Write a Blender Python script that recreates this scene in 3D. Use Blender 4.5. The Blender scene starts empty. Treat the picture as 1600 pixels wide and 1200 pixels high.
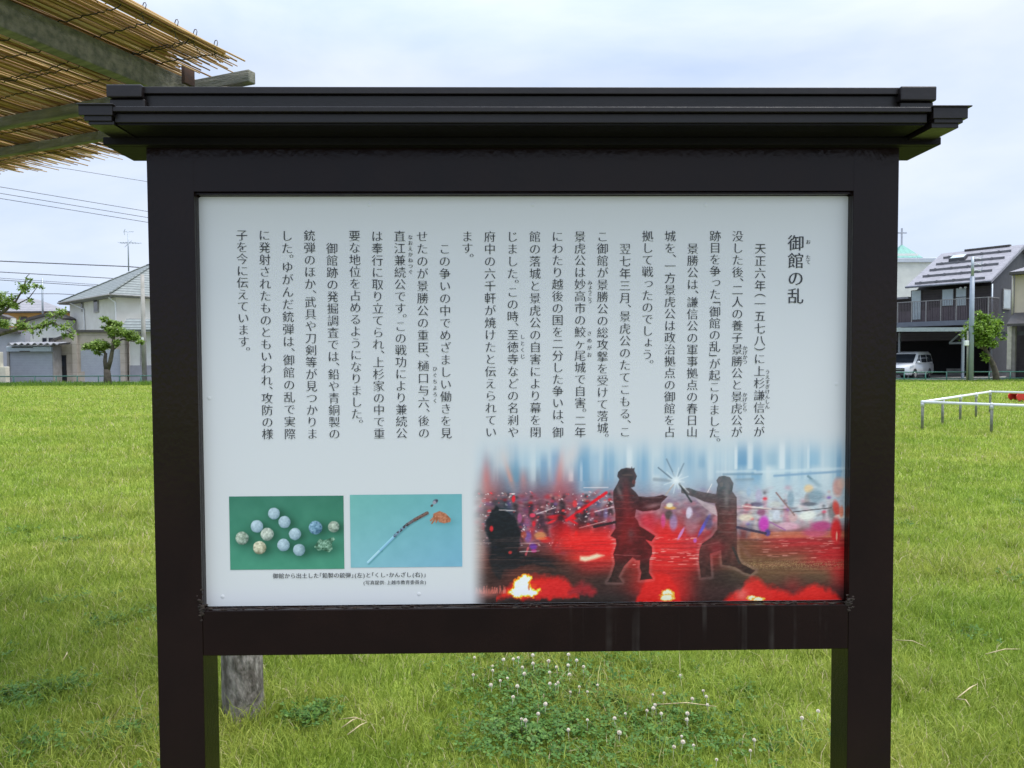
import bpy, math, random
import numpy as np
from mathutils import Vector, Matrix

sc = bpy.context.scene
COL = sc.collection
R = math.radians

# ------------------------------------------------------------------ camera
F_PX, PITCH, ROLL, EYE = 1156.0, R(2.06), R(0.27), 1.5
fw = Vector((0, math.cos(PITCH), -math.sin(PITCH)))
up0 = Vector((0, math.sin(PITCH), math.cos(PITCH)))
rt0 = Vector((1, 0, 0))
rt = rt0 * math.cos(ROLL) - up0 * math.sin(ROLL)
up = up0 * math.cos(ROLL) + rt0 * math.sin(ROLL)
CAM = Vector((0, 0, EYE))
cd = bpy.data.cameras.new('camera')
cam = bpy.data.objects.new('camera', cd)
COL.objects.link(cam)
cam.matrix_world = Matrix(((rt.x, up.x, -fw.x, CAM.x), (rt.y, up.y, -fw.y, CAM.y),
                           (rt.z, up.z, -fw.z, CAM.z), (0, 0, 0, 1)))
cd.sensor_width = 36.0
cd.lens = F_PX / 1600 * 36
cd.clip_start = 0.05
cd.clip_end = 3000
cd.dof.use_dof = True
cd.dof.focus_distance = 1.62
cd.dof.aperture_fstop = 32.0
sc.camera = cam

# ------------------------------------------------------------------ sky, sun, exposure
SUN_EL, SUN_AZ = R(72), R(105)          # azimuth clockwise from +Y
w = bpy.data.worlds.new('World')
sc.world = w
w.use_nodes = True
nt = w.node_tree
nt.nodes.clear()
N = nt.nodes.new
out = N('ShaderNodeOutputWorld')
bg = N('ShaderNodeBackground')
bg.inputs['Strength'].default_value = 0.1
sky = N('ShaderNodeTexSky')
sky.sky_type = 'NISHITA'
sky.sun_disc = False
sky.sun_elevation = SUN_EL
sky.sun_rotation = SUN_AZ
sky.dust_density = 2.0
tc = N('ShaderNodeTexCoord')
mp = N('ShaderNodeMapping'); mp.inputs['Scale'].default_value = (1, 1, 2.6)
nz = N('ShaderNodeTexNoise'); nz.inputs['Scale'].default_value = 1.7; nz.inputs['Detail'].default_value = 7
nz.inputs['Roughness'].default_value = 0.52; nz.inputs['Distortion'].default_value = 0.4
rp = N('ShaderNodeValToRGB')
rp.color_ramp.elements[0].position = 0.36; rp.color_ramp.elements[0].color = (4.75, 5.95, 8.3, 1)
rp.color_ramp.elements[1].position = 0.66; rp.color_ramp.elements[1].color = (7.4, 8.0, 9.2, 1)
sep = N('ShaderNodeSeparateXYZ')
zr = N('ShaderNodeMapRange')            # overcast sky: brighter towards the zenith
zr.inputs['From Min'].default_value = 0.35; zr.inputs['From Max'].default_value = 1.0
zr.inputs['To Min'].default_value = 1.0; zr.inputs['To Max'].default_value = 2.9
ml = N('ShaderNodeVectorMath'); ml.operation = 'SCALE'
mx = N('ShaderNodeMix'); mx.data_type = 'RGBA'; mx.inputs[0].default_value = 0.86
L = nt.links.new
L(tc.outputs['Generated'], mp.inputs[0]); L(mp.outputs[0], nz.inputs['Vector'])
L(nz.outputs['Fac'], rp.inputs[0]); L(tc.outputs['Generated'], sep.inputs[0])
L(sep.outputs['Z'], zr.inputs['Value']); L(rp.outputs[0], ml.inputs[0]); L(zr.outputs[0], ml.inputs['Scale'])
L(sky.outputs[0], mx.inputs[6]); L(ml.outputs[0], mx.inputs[7])
L(mx.outputs[2], bg.inputs['Color']); L(bg.outputs[0], out.inputs[0])

sl = bpy.data.lights.new('sun', 'SUN')
sl.energy = 3.9
sl.angle = R(36)
sl.color = (1.0, 0.96, 0.9)
so = bpy.data.objects.new('sun', sl)
COL.objects.link(so)
sdir = Vector((math.sin(SUN_AZ) * math.cos(SUN_EL), math.cos(SUN_AZ) * math.cos(SUN_EL), math.sin(SUN_EL)))
so.rotation_euler = sdir.to_track_quat('Z', 'Y').to_euler()
so.location = (0, -5, 12)
sc.view_settings.view_transform = 'Standard'
sc.view_settings.look = 'None'
sc.view_settings.exposure = 0.36
sc.view_settings.gamma = 1.0
sc.cycles.max_bounces = 6
sc.cycles.transparent_max_bounces = 6

# ------------------------------------------------------------------ helpers
def ray(px, py):
    return (fw * F_PX + rt * (px - 800) + up * (600 - py)).normalized()
def at(px, py, Y):                       # point of the plane y = Y seen at a photo pixel
    d = ray(px, py)
    return CAM + d * (Y / d.y)
def gnd(px, py, z=0.0):                  # point of the level z seen at a photo pixel
    d = ray(px, py)
    return CAM + d * ((z - EYE) / d.z)
def hit(px, py, p0, n):
    d = ray(px, py)
    return CAM + d * ((p0 - CAM).dot(n) / d.dot(n))

def lin(c):
    c = np.asarray(c, float) / 255.0
    return np.where(c <= 0.04045, c / 12.92, ((c + 0.055) / 1.055) ** 2.4)

def tag(o, label=None, cat=None, group=None, kind=None):
    if label: o['label'] = label
    if cat: o['category'] = cat
    if group: o['group'] = group
    if kind: o['kind'] = kind
    return o

def empty(name, loc=(0, 0, 0), rz=0, label=None, cat=None, group=None, parent=None):
    o = bpy.data.objects.new(name, None)
    o.empty_display_size = 0.2
    COL.objects.link(o)
    o.location = loc
    o.rotation_euler = (0, 0, rz)
    if parent: o.parent = parent
    return tag(o, label, cat, group)

class MB:
    def __init__(s):
        s.v = []; s.f = []
    def add(s, vs, fs):
        b = len(s.v)
        s.v += [tuple(p) for p in vs]
        s.f += [tuple(i + b for i in f) for f in fs]
        return s
    def box(s, x0, x1, y0, y1, z0, z1, M=None):
        vs = [Vector((x, y, z)) for z in (z0, z1) for y in (y0, y1) for x in (x0, x1)]
        if M is not None: vs = [M @ p for p in vs]
        return s.add(vs, [(0, 2, 3, 1), (4, 5, 7, 6), (0, 1, 5, 4), (2, 6, 7, 3), (0, 4, 6, 2), (1, 3, 7, 5)])
    def prism(s, pts, d0, d1, axis='y', M=None):   # polygon (a, b) extruded along an axis
        n = len(pts); vs = []
        for d in (d0, d1):
            for a, b in pts:
                p = {'y': (a, d, b), 'x': (d, a, b), 'z': (a, b, d)}[axis]
                vs.append(M @ Vector(p) if M is not None else p)
        fs = [tuple(range(n)), tuple(range(2 * n - 1, n - 1, -1))]
        fs += [(i, i + n, (i + 1) % n + n, (i + 1) % n) for i in range(n)]
        return s.add(vs, fs)
    def tube(s, pts, rad, n=8, caps=True):
        pts = [Vector(p) for p in pts]
        if not hasattr(rad, '__len__'): rad = [rad] * len(pts)
        base = len(s.v); prev = None
        for i, p in enumerate(pts):
            t = (pts[min(i + 1, len(pts) - 1)] - pts[max(i - 1, 0)])
            t = t.normalized() if t.length > 1e-9 else Vector((0, 0, 1))
            if prev is None:
                a = t.cross(Vector((0, 0, 1)))
                if a.length < 0.05: a = t.cross(Vector((1, 0, 0)))
            else:
                a = prev - t * prev.dot(t)
            a.normalize(); prev = a; b = t.cross(a)
            for k in range(n):
                an = 2 * math.pi * k / n
                s.v.append(tuple(p + (a * math.cos(an) + b * math.sin(an)) * rad[i]))
        for i in range(len(pts) - 1):
            for k in range(n):
                k2 = (k + 1) % n
                s.f.append((base + i * n + k, base + i * n + k2, base + (i + 1) * n + k2, base + (i + 1) * n + k))
        if caps:
            s.f.append(tuple(base + k for k in range(n - 1, -1, -1)))
            e = base + (len(pts) - 1) * n
            s.f.append(tuple(e + k for k in range(n)))
        return s
    def ball(s, c, r, nu=10, nv=7, sc_=(1, 1, 1)):
        vs = []; fs = []
        for i in range(nv + 1):
            th = math.pi * i / nv
            for k in range(nu):
                ph = 2 * math.pi * k / nu
                vs.append((c[0] + r * sc_[0] * math.sin(th) * math.cos(ph), c[1] + r * sc_[1] * math.sin(th) * math.sin(ph), c[2] + r * sc_[2] * math.cos(th)))
        for i in range(nv):
            for k in range(nu):
                fs.append((i * nu + k, (i + 1) * nu + k, (i + 1) * nu + (k + 1) % nu, i * nu + (k + 1) % nu))
        return s.add(vs, fs)
    def build(s, name, m, parent=None, bevel=0, smooth=False, label=None, seg=2):
        me = bpy.data.meshes.new(name)
        me.from_pydata(s.v, [], s.f)
        me.update()
        return link(name, me, m, parent, bevel, smooth, label, seg)

def link(name, me, m, parent=None, bevel=0, smooth=False, label=None, seg=2):
    o = bpy.data.objects.new(name, me)
    COL.objects.link(o)
    if m: me.materials.append(m)
    if parent: o.parent = parent
    if smooth:
        me.polygons.foreach_set('use_smooth', [True] * len(me.polygons))
    if bevel:
        bv = o.modifiers.new('bevel', 'BEVEL'); bv.width = bevel; bv.segments = seg; bv.limit_method = 'ANGLE'
    if label: o['label'] = label
    return o

def np_mesh(name, V, Fs, m, parent=None, uv=None):
    """V (n,3), Fs list of arrays of same-length faces"""
    me = bpy.data.meshes.new(name)
    me.vertices.add(len(V)); me.vertices.foreach_set('co', np.asarray(V, np.float32).ravel())
    loops = np.concatenate([f.ravel() for f in Fs]).astype(np.int32)
    sizes = np.concatenate([np.full(len(f), f.shape[1], np.int32) for f in Fs])
    starts = np.concatenate([[0], np.cumsum(sizes)[:-1]]).astype(np.int32)
    me.loops.add(len(loops)); me.loops.foreach_set('vertex_index', loops)
    me.polygons.add(len(sizes)); me.polygons.foreach_set('loop_start', starts)
    me.update(calc_edges=True); me.validate()
    return link(name, me, m, parent)

# ------------------------------------------------------------------ materials
MATS = {}
def pm(name, c1, c2=None, scale=4.0, rough=0.6, bump=0.0, bscale=None, metal=0.0, spec=0.5, stretch=(1, 1, 1), detail=5, lo=0.35, hi=0.65, rv=0.0, coat=0.0):
    m = bpy.data.materials.new(name); m.use_nodes = True
    t = m.node_tree; b = t.nodes['Principled BSDF']
    b.inputs['Roughness'].default_value = rough
    b.inputs['Metallic'].default_value = metal
    b.inputs['Specular IOR Level'].default_value = spec
    b.inputs['Coat Weight'].default_value = coat
    c2 = c2 or tuple(x * 0.75 for x in c1)
    tcn = t.nodes.new('ShaderNodeTexCoord'); mpn = t.nodes.new('ShaderNodeMapping')
    mpn.inputs['Scale'].default_value = stretch
    t.links.new(tcn.outputs['Object'], mpn.inputs[0])
    n = t.nodes.new('ShaderNodeTexNoise'); n.inputs['Scale'].default_value = scale; n.inputs['Detail'].default_value = detail
    t.links.new(mpn.outputs[0], n.inputs['Vector'])
    r = t.nodes.new('ShaderNodeValToRGB')
    r.color_ramp.elements[0].position = lo; r.color_ramp.elements[0].color = (*c1, 1)
    r.color_ramp.elements[1].position = hi; r.color_ramp.elements[1].color = (*c2, 1)
    t.links.new(n.outputs['Fac'], r.inputs[0]); t.links.new(r.outputs[0], b.inputs['Base Color'])
    if rv:
        mr = t.nodes.new('ShaderNodeMapRange'); mr.inputs['To Min'].default_value = rough - rv; mr.inputs['To Max'].default_value = rough + rv
        t.links.new(n.outputs['Fac'], mr.inputs['Value']); t.links.new(mr.outputs[0], b.inputs['Roughness'])
    if bump:
        n2 = t.nodes.new('ShaderNodeTexNoise'); n2.inputs['Scale'].default_value = bscale or scale * 6; n2.inputs['Detail'].default_value = 4
        t.links.new(mpn.outputs[0], n2.inputs['Vector'])
        bp = t.nodes.new('ShaderNodeBump'); bp.inputs['Strength'].default_value = bump; bp.inputs['Distance'].default_value = 0.02
        t.links.new(n2.outputs['Fac'], bp.inputs['Height']); t.links.new(bp.outputs[0], b.inputs['Normal'])
    MATS[name] = m
    return m

def banded(name, c1, c2, period, axis='Z', rough=0.6, width=0.2, noise=0.35, spec=0.4, dark=None):
    """rows (tiles, shutter slats, siding boards) at a real spacing along one object axis"""
    m = pm(name, c1, c2, 3.0, rough, spec=spec)
    t = m.node_tree; b = t.nodes['Principled BSDF']
    tcn = t.nodes.new('ShaderNodeTexCoord'); sp = t.nodes.new('ShaderNodeSeparateXYZ')
    t.links.new(tcn.outputs['Object'], sp.inputs[0])
    mu = t.nodes.new('ShaderNodeMath'); mu.operation = 'DIVIDE'; mu.inputs[1].default_value = period
    t.links.new(sp.outputs[axis], mu.inputs[0])
    fr = t.nodes.new('ShaderNodeMath'); fr.operation = 'FRACT'; t.links.new(mu.outputs[0], fr.inputs[0])
    lt = t.nodes.new('ShaderNodeMath'); lt.operation = 'LESS_THAN'; lt.inputs[1].default_value = width
    t.links.new(fr.outputs[0], lt.inputs[0])
    bp = t.nodes.new('ShaderNodeBump'); bp.inputs['Strength'].default_value = 0.6; bp.inputs['Distance'].default_value = 0.02
    t.links.new(fr.outputs[0], bp.inputs['Height']); t.links.new(bp.outputs[0], b.inputs['Normal'])
    mixn = t.nodes.new('ShaderNodeMix'); mixn.data_type = 'RGBA'
    fl = t.nodes.new('ShaderNodeMath'); fl.operation = 'MULTIPLY'; fl.inputs[1].default_value = noise * 2
    t.links.new(lt.outputs[0], fl.inputs[0]); t.links.new(fl.outputs[0], mixn.inputs[0])
    src = b.inputs['Base Color'].links[0].from_socket
    t.links.new(src, mixn.inputs[6]); mixn.inputs[7].default_value = (*(dark or tuple(x * 0.35 for x in c1)), 1)
    t.links.new(mixn.outputs[2], b.inputs['Base Color'])
    return m

def patchmix(t, cs, scale, a, b_):
    tcn = t.nodes.new('ShaderNodeTexCoord'); n = t.nodes.new('ShaderNodeTexNoise'); n.inputs['Scale'].default_value = scale; n.inputs['Detail'].default_value = 3
    t.links.new(tcn.outputs['Object'], n.inputs['Vector'])
    rr = t.nodes.new('ShaderNodeValToRGB'); rr.color_ramp.elements[0].position = 0.4; rr.color_ramp.elements[1].position = 0.6
    rr.color_ramp.elements[0].color = (*a, 1); rr.color_ramp.elements[1].color = (*b_, 1)
    t.links.new(n.outputs['Fac'], rr.inputs[0])
    mm = t.nodes.new('ShaderNodeMix'); mm.data_type = 'RGBA'; mm.blend_type = 'MULTIPLY'; mm.inputs[0].default_value = 1
    t.links.new(cs, mm.inputs[6]); t.links.new(rr.outputs[0], mm.inputs[7]); return mm.outputs[2]
def island(name, cols, rough=0.6, trans=0.0, spec=0.3, patch=None):
    """colour differs from one leaf / blade / reed to the next"""
    m = bpy.data.materials.new(name); m.use_nodes = True
    t = m.node_tree; b = t.nodes['Principled BSDF']
    b.inputs['Roughness'].default_value = rough; b.inputs['Specular IOR Level'].default_value = spec
    g = t.nodes.new('ShaderNodeNewGeometry'); r = t.nodes.new('ShaderNodeValToRGB')
    els = r.color_ramp.elements
    while len(els) < len(cols): els.new(0.5)
    for i, c in enumerate(cols):
        els[i].position = c[0]; els[i].color = (*c[1], 1)
    src = g.outputs['Random Per Island']
    t.links.new(src, r.inputs[0])
    cs = r.outputs[0]
    if patch:
        cs = patchmix(t, cs, 0.9, (0.96, 1.0, 0.95), (1.06, 1.0, 1.1))
        cs = patchmix(t, cs, 2.7, (0.88, 0.92, 0.85), (1.1, 1.07, 1.15))
        tcn = t.nodes.new('ShaderNodeTexCoord'); n = t.nodes.new('ShaderNodeTexNoise')
        n.inputs['Scale'].default_value = patch[0]; n.inputs['Detail'].default_value = 4
        t.links.new(tcn.outputs['Object'], n.inputs['Vector'])
        rr = t.nodes.new('ShaderNodeValToRGB'); rr.color_ramp.elements[0].position = 0.38; rr.color_ramp.elements[1].position = 0.62
        rr.color_ramp.elements[0].color = (*patch[1], 1); rr.color_ramp.elements[1].color = (*patch[2], 1)
        t.links.new(n.outputs['Fac'], rr.inputs[0])
        mm = t.nodes.new('ShaderNodeMix'); mm.data_type = 'RGBA'; mm.blend_type = 'MULTIPLY'; mm.inputs[0].default_value = 1
        t.links.new(cs, mm.inputs[6]); t.links.new(rr.outputs[0], mm.inputs[7]); cs = mm.outputs[2]
    t.links.new(cs, b.inputs['Base Color'])
    if trans:
        tr = t.nodes.new('ShaderNodeBsdfTranslucent'); ms = t.nodes.new('ShaderNodeMixShader'); ms.inputs[0].default_value = trans
        t.links.new(cs, tr.inputs[0]); t.links.new(b.outputs[0], ms.inputs[1]); t.links.new(tr.outputs[0], ms.inputs[2])
        t.links.new(ms.outputs[0], t.nodes['Material Output'].inputs[0])
    MATS[name] = m
    return m

def print_mat():
    m = bpy.data.materials.new('printed_picture'); m.use_nodes = True
    t = m.node_tree; b = t.nodes['Principled BSDF']
    a = t.nodes.new('ShaderNodeAttribute'); a.attribute_name = 'print'
    t.links.new(a.outputs['Color'], b.inputs['Base Color'])
    b.inputs['Roughness'].default_value = 0.38; b.inputs['Specular IOR Level'].default_value = 0.35
    return m

SIGN_PAINT = pm('dark_brown_gloss_paint', (0.0072, 0.003, 0.0022), (0.0105, 0.0044, 0.0032), 9, 0.2, 0.06, 110, spec=0.23, rv=0.06, stretch=(1, 1, .6))
HEADER = pm('shade_darkened_paint', (0.005, 0.004, 0.004), (0.007, 0.0055, 0.005), 9, 0.6, 0.05, 90, spec=0.15)  # matt, darkened copy of the sign paint: shade under the roof put into the colour
ROOF_METAL = pm('dark_bronze_sheet_metal', (0.008, 0.0055, 0.0052), (0.012, 0.0085, 0.008), 7, 0.36, 0.04, 60, spec=0.4)
PANEL_W = pm('white_enamel_panel', (0.69, 0.70, 0.692), (0.685, 0.696, 0.69), 3, 0.38, spec=0.35)
INK = pm('black_print', (0.03, 0.033, 0.04), (0.045, 0.048, 0.055), 30, 0.45, spec=0.3)
PRINT = print_mat()
RUST = pm('rust_and_dirt', (0.016, 0.011, 0.009), (0.06, 0.04, 0.03), 60, 0.9, 0.8, 200)
WOOD = pm('weathered_grey_wood', (0.21, 0.20, 0.165), (0.10, 0.105, 0.085), 5, 0.85, 0.35, 30, stretch=(1, 8, 8))
POST_G = pm('weathered_grey_post', (0.085, 0.073, 0.06), (0.30, 0.275, 0.245), 34, 0.9, 0.8, 60, stretch=(1, 1, 0.35), lo=.4, hi=.68, detail=8)
REED = island('dry_reed', [(0.0, (0.20, 0.11, 0.042)), (0.3, (0.43, 0.265, 0.11)), (0.7, (0.60, 0.42, 0.20)), (1.0, (0.72, 0.58, 0.37))], 0.55, 0.36)
TWINE = pm('black_twine', (0.02, 0.018, 0.014), (0.05, 0.04, 0.03), 40, 0.9)
# ================================================================== the setting: lawn, road
LAWN = pm('lawn_soil_and_thatch', (0.165, 0.225, 0.036), (0.235, 0.30, 0.055), 1.2, 0.95, 0.5, 24, spec=0.1, detail=9)
ASPH = pm('asphalt', (0.055, 0.055, 0.058), (0.085, 0.085, 0.085), 8, 0.9, 0.3, 120)
def fbm2(x, y, seed, scale, octs=3):
    rng = np.random.default_rng(seed); v = np.zeros_like(x); a = 1.0; tot = 0
    for o in range(octs):
        g = rng.random((64, 64)); X = x * scale * 2 ** o; Y = y * scale * 2 ** o
        xi = np.floor(X).astype(int); yi = np.floor(Y).astype(int); fx = X - xi; fy = Y - yi
        fx = fx * fx * (3 - 2 * fx); fy = fy * fy * (3 - 2 * fy)
        q = lambda i, j: g[(xi + i) % 64, (yi + j) % 64]
        v += a * ((q(0, 0) * (1 - fx) + q(1, 0) * fx) * (1 - fy) + (q(0, 1) * (1 - fx) + q(1, 1) * fx) * fy)
        tot += a; a *= 0.55
    return v / tot

o = MB().box(-400, 400, -60, 700, -0.3, -0.012).build('ground', LAWN); tag(o, kind='structure')
o = MB().box(-80, 80, 44.8, 49.3, -0.1, -0.004).build('road', ASPH); tag(o, kind='structure')

o = MB().box(-60, 60, -9, .75, -0.2, -0.004).build('added_bounce_ground', pm('bounce_gravel', (0.15, 0.142, 0.13), (0.10, 0.095, 0.088), 30, .9, .5, 120)); tag(o, kind='structure')  # unseen gravel added behind the camera for neutral bounce and reflections on the sign
o = MB().box(-90, 90, 49.31, 140, -0.1, -0.006).build('yard', pm('packed_gravel_yard', (0.26, 0.25, 0.23), (0.18, 0.175, 0.16), 3, .9)); tag(o, kind='structure')

# lawn blades: one mesh, denser and finer near the sign
GRASS = island('grass_blade', [(0.0, (0.13, 0.20, 0.024)), (0.35, (0.238, 0.315, 0.042)), (0.74, (0.33, 0.40, 0.062)), (0.92, (0.34, 0.42, 0.085)), (0.95, (0.46, 0.42, 0.2)), (1.0, (0.54, 0.47, 0.28))],
               0.55, 0.47, 0.2, patch=(0.42, (0.88, 0.93, 0.85), (1.14, 1.07, 1.22)))
def blades(name, X, Y, H, Wd, lean, rng, m, z=-0.012):
    n = len(X); ang = rng.random(n) * 2 * math.pi; ld = rng.random(n) * 2 * math.pi
    dx, dy = np.cos(ang) * Wd / 2, np.sin(ang) * Wd / 2
    lx, ly = np.cos(ld) * lean * H, np.sin(ld) * lean * H
    V = np.zeros((n, 5, 3))
    V[:, 0] = np.stack([X - dx, Y - dy, np.full(n, z)], 1); V[:, 1] = np.stack([X + dx, Y + dy, np.full(n, z)], 1)
    mx_, my_ = X + lx * 0.35, Y + ly * 0.35
    V[:, 2] = np.stack([mx_ + dx * .8, my_ + dy * .8, z + H * .58], 1); V[:, 3] = np.stack([mx_ - dx * .8, my_ - dy * .8, z + H * .58], 1)
    hz = H * np.sqrt(np.clip(1 - 0.55 * lean ** 2, 0.15, 1))
    V[:, 4] = np.stack([X + lx, Y + ly, z + hz], 1)
    b = (np.arange(n) * 5)[:, None]
    return np_mesh(name, V.reshape(-1, 3), [b + np.array([[0, 1, 2, 3]]), b + np.array([[3, 2, 4]])], m)
rng = np.random.default_rng(7)
r0, r1, rk, dens = 1.7, 62.0, 4.2, 10500
n_near = int(dens * 0.82 * (rk ** 2 - r0 ** 2)); n_far = int(1.35 * dens * 1.64 * rk ** 2 * math.log(r1 / rk))
rr = np.concatenate([np.sqrt(r0 ** 2 + rng.random(n_near) * (rk ** 2 - r0 ** 2)), rk * np.exp(rng.random(n_far) * math.log(r1 / rk))])
th = (rng.random(len(rr)) - 0.5) * 1.64
GX, GY = rr * np.sin(th), rr * np.cos(th)
ok = GY < 44.15; GX, GY, rr = GX[ok], GY[ok], rr[ok]
gn = fbm2(GX + 50, GY + 50, 3, 1.1); gn2 = fbm2(GX + 50, GY + 50, 4, 4.0)
H = (0.038 + 0.062 * gn * gn2 * 2) * (0.55 + 0.75 * rng.random(len(rr)))
H *= np.where(rng.random(len(rr)) < 0.025, 1.7, 1.0)
nt_ = 260                                 # taller tufts
tr = rk * np.exp(rng.random(nt_) * 1.3) * .72; ta = (rng.random(nt_) - .5) * 1.5; tn = rng.integers(18, 60, nt_)
for q_, a_, k_ in zip(tr, ta, tn):
    GX = np.append(GX, q_ * math.sin(a_) + rng.normal(0, .022, k_)); GY = np.append(GY, q_ * math.cos(a_) + rng.normal(0, .022, k_)); H = np.append(H, rng.uniform(.06, .15, k_))
for x_, y_ in ((-1.128, 3.04),):            # grass left long round the foot of the grey post
    a_ = rng.random(420) * 6.28; GX = np.append(GX, x_ + np.cos(a_) * rng.uniform(.08, .14, 420)); GY = np.append(GY, y_ + np.sin(a_) * rng.uniform(.08, .14, 420)); H = np.append(H, rng.uniform(.05, .17, 420))
rr = np.hypot(GX, GY)
Wd = 0.0036 * np.maximum(1, rr / rk) ** 0.72 * (0.7 + 0.7 * rng.random(len(rr)))
lean = 0.25 + 0.85 * rng.random(len(rr))
o = blades('lawn_grass', GX, GY, H, Wd, lean, rng, GRASS); tag(o, kind='stuff', label='short bright green grass of the park lawn')
n = 26000                                 # unmown strip along the fence
X = (rng.random(n) - 0.5) * 84; Y = 41.9 + 2.6 * rng.random(n)
ok = (np.abs(X) > 14) | (rng.random(n) < 0.3); X, Y = X[ok], Y[ok]; n = len(X)
o = blades('tall_grass', X, Y, (0.07 + 0.30 * rng.random(n) * fbm2(X + 90, Y, 5, 0.5)) * np.where(X < 0, 1.7, .6), 0.02 + 0.015 * rng.random(n), 0.2 + 0.6 * rng.random(n), rng, island('unmown_grass_blade', [(0, (0.07, 0.14, 0.018)), (.5, (0.11, 0.20, 0.025)), (1, (0.18, 0.27, 0.045))], .55, .35, .2))
tag(o, kind='stuff', label='unmown grass along the green pipe fence')

# clover leaves (nobody could count them) and clover flowers (countable)
CLOV = island('clover_leaf', [(0, (0.035, 0.095, 0.013)), (0.5, (0.06, 0.14, 0.022)), (1, (0.11, 0.20, 0.04))], 0.55, 0.25, 0.22)
patches = [(815, 1060, .32, .22, 900), (880, 1110, .4, .25, 1100), (960, 1165, .35, .2, 900), (1060, 1135, .3, .15, 500), (800, 1165, .25, .15, 500), (1200, 1170, .2, .12, 200),
           (478, 1128, .1, .07, 260), (505, 1118, .07, .05, 120), (95, 1080, .13, .08, 260), (30, 1095, .14, .08, 260), (110, 942, .18, .1, 130), (160, 982, .10, .07, 120), (215, 965, .16, .12, 150), (200, 1150, .16, .08, 220), (60, 1170, .12, .06, 120), (980, 1040, .3, .15, 220), (1170, 1090, .1, .06, 70)]
for i in range(34):
    a_, q_ = (rng.random() - .5) * 1.3, 2.8 + 7 * rng.random() ** 1.5; pz = (q_ * math.sin(a_), q_ * math.cos(a_))
    patches.append((pz, 0, rng.uniform(.05, .16), rng.uniform(.05, .12), int(rng.uniform(30, 110))))
V = []; Fq = []; k = 0
for px, py, sx, sy, n in patches:
    c = Vector((px[0], px[1], 0)) if isinstance(px, tuple) else gnd(px, py)
    for i in range(int(n * .6)):
        x, y = c.x + rng.normal() * sx * .6, c.y + rng.normal() * sy * .8
        z = 0.015 + 0.038 * rng.random(); a0 = rng.random() * 6.28; s = 0.0055 + 0.005 * rng.random()
        tx, ty = rng.normal() * .35, rng.normal() * .35
        for q in range(3):
            a = a0 + q * 2.094; ca, sa = math.cos(a), math.sin(a)
            for (u, v) in ((0, 0), (.9, -.62), (1.75, -.5), (1.6, 0), (1.75, .5), (.9, .62)):
                lx, ly = s * (u * ca - v * sa), s * (u * sa + v * ca)
                V.append((x + lx, y + ly, z + lx * tx + ly * ty + (0.15 * s * abs(v))))
            Fq.append([k + j for j in range(6)]); k += 6
o = np_mesh('clover_leaves', np.array(V), [np.array(Fq)], CLOV); tag(o, kind='stuff', label='dark green clover leaves in patches on the lawn')

FLW = pm('clover_petal', (0.78, 0.76, 0.68), (0.58, 0.48, 0.38), 90, 0.7)
def clover_mesh():
    b = MB(); r = random.Random(5)
    for i in range(46):
        t = math.acos(1 - 1.7 * (i + .5) / 46); p = i * 2.39996
        d = Vector((math.sin(t) * math.cos(p), math.sin(t) * math.sin(p), math.cos(t)))
        c = Vector((0, 0, 0.095)) + d * 0.0045
        b.tube([c, c + d * 0.0045 + Vector((0, 0, .001)), c + d * 0.0068 + Vector((0, 0, .0025))], [0.0016, 0.0017, 0.0003], 4, False)
    b.tube([(0, 0, -.06), (0.003, 0, .05), (0, 0, .095)], 0.0011, 5)
    return b
fl = [(20, 408), (62, 318), (100, 315), (118, 310), (175, 300), (28, 340), (25, 360), (85, 388), (130, 345), (145, 368), (180, 330), (232, 320), (240, 365), (270, 345), (310, 298), (340, 318), (315, 340), (315, 370), (370, 343), (50, 398), (97, 455), (115, 420), (240, 410), (262, 413), (275, 405), (315, 440), (355, 422), (383, 440), (422, 412), (225, 480), (190, 520), (133, 540), (155, 545), (315, 583), (380, 547), (487, 540), (508, 592), (530, 520), (625, 450), (668, 440), (605, 510), (628, 502), (645, 487), (668, 523), (738, 375), (778, 466), (827, 433), (832, 457), (840, 487), (760, 522), (767, 545), (735, 605), (735, 628), (707, 648), (785, 643), (870, 698), (1018, 622), (1000, 665), (1250, 508), (1200, 540), (-45, 310), (-50, 372)]
f0 = clover_mesh().build('clover_flower', FLW, smooth=True)
tag(f0, 'small round white clover flower standing in the lawn below the sign', 'flower', 'white clover flowers in the lawn')
rf = random.Random(2)
for i, (a, b) in enumerate(fl):
    f = f0 if i == 0 else f0.copy()
    if i: COL.objects.link(f)
    p = gnd(760 + a / 2.424, 900 + b / 2.424, 0.075)
    s = rf.uniform(0.5, 0.84); f.location = (p.x, p.y, 0.075 - 0.097 * s); f.scale = (s, s, s)
    f.rotation_euler = (rf.uniform(-.12, .12), rf.uniform(-.12, .12), rf.uniform(0, 6))

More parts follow.
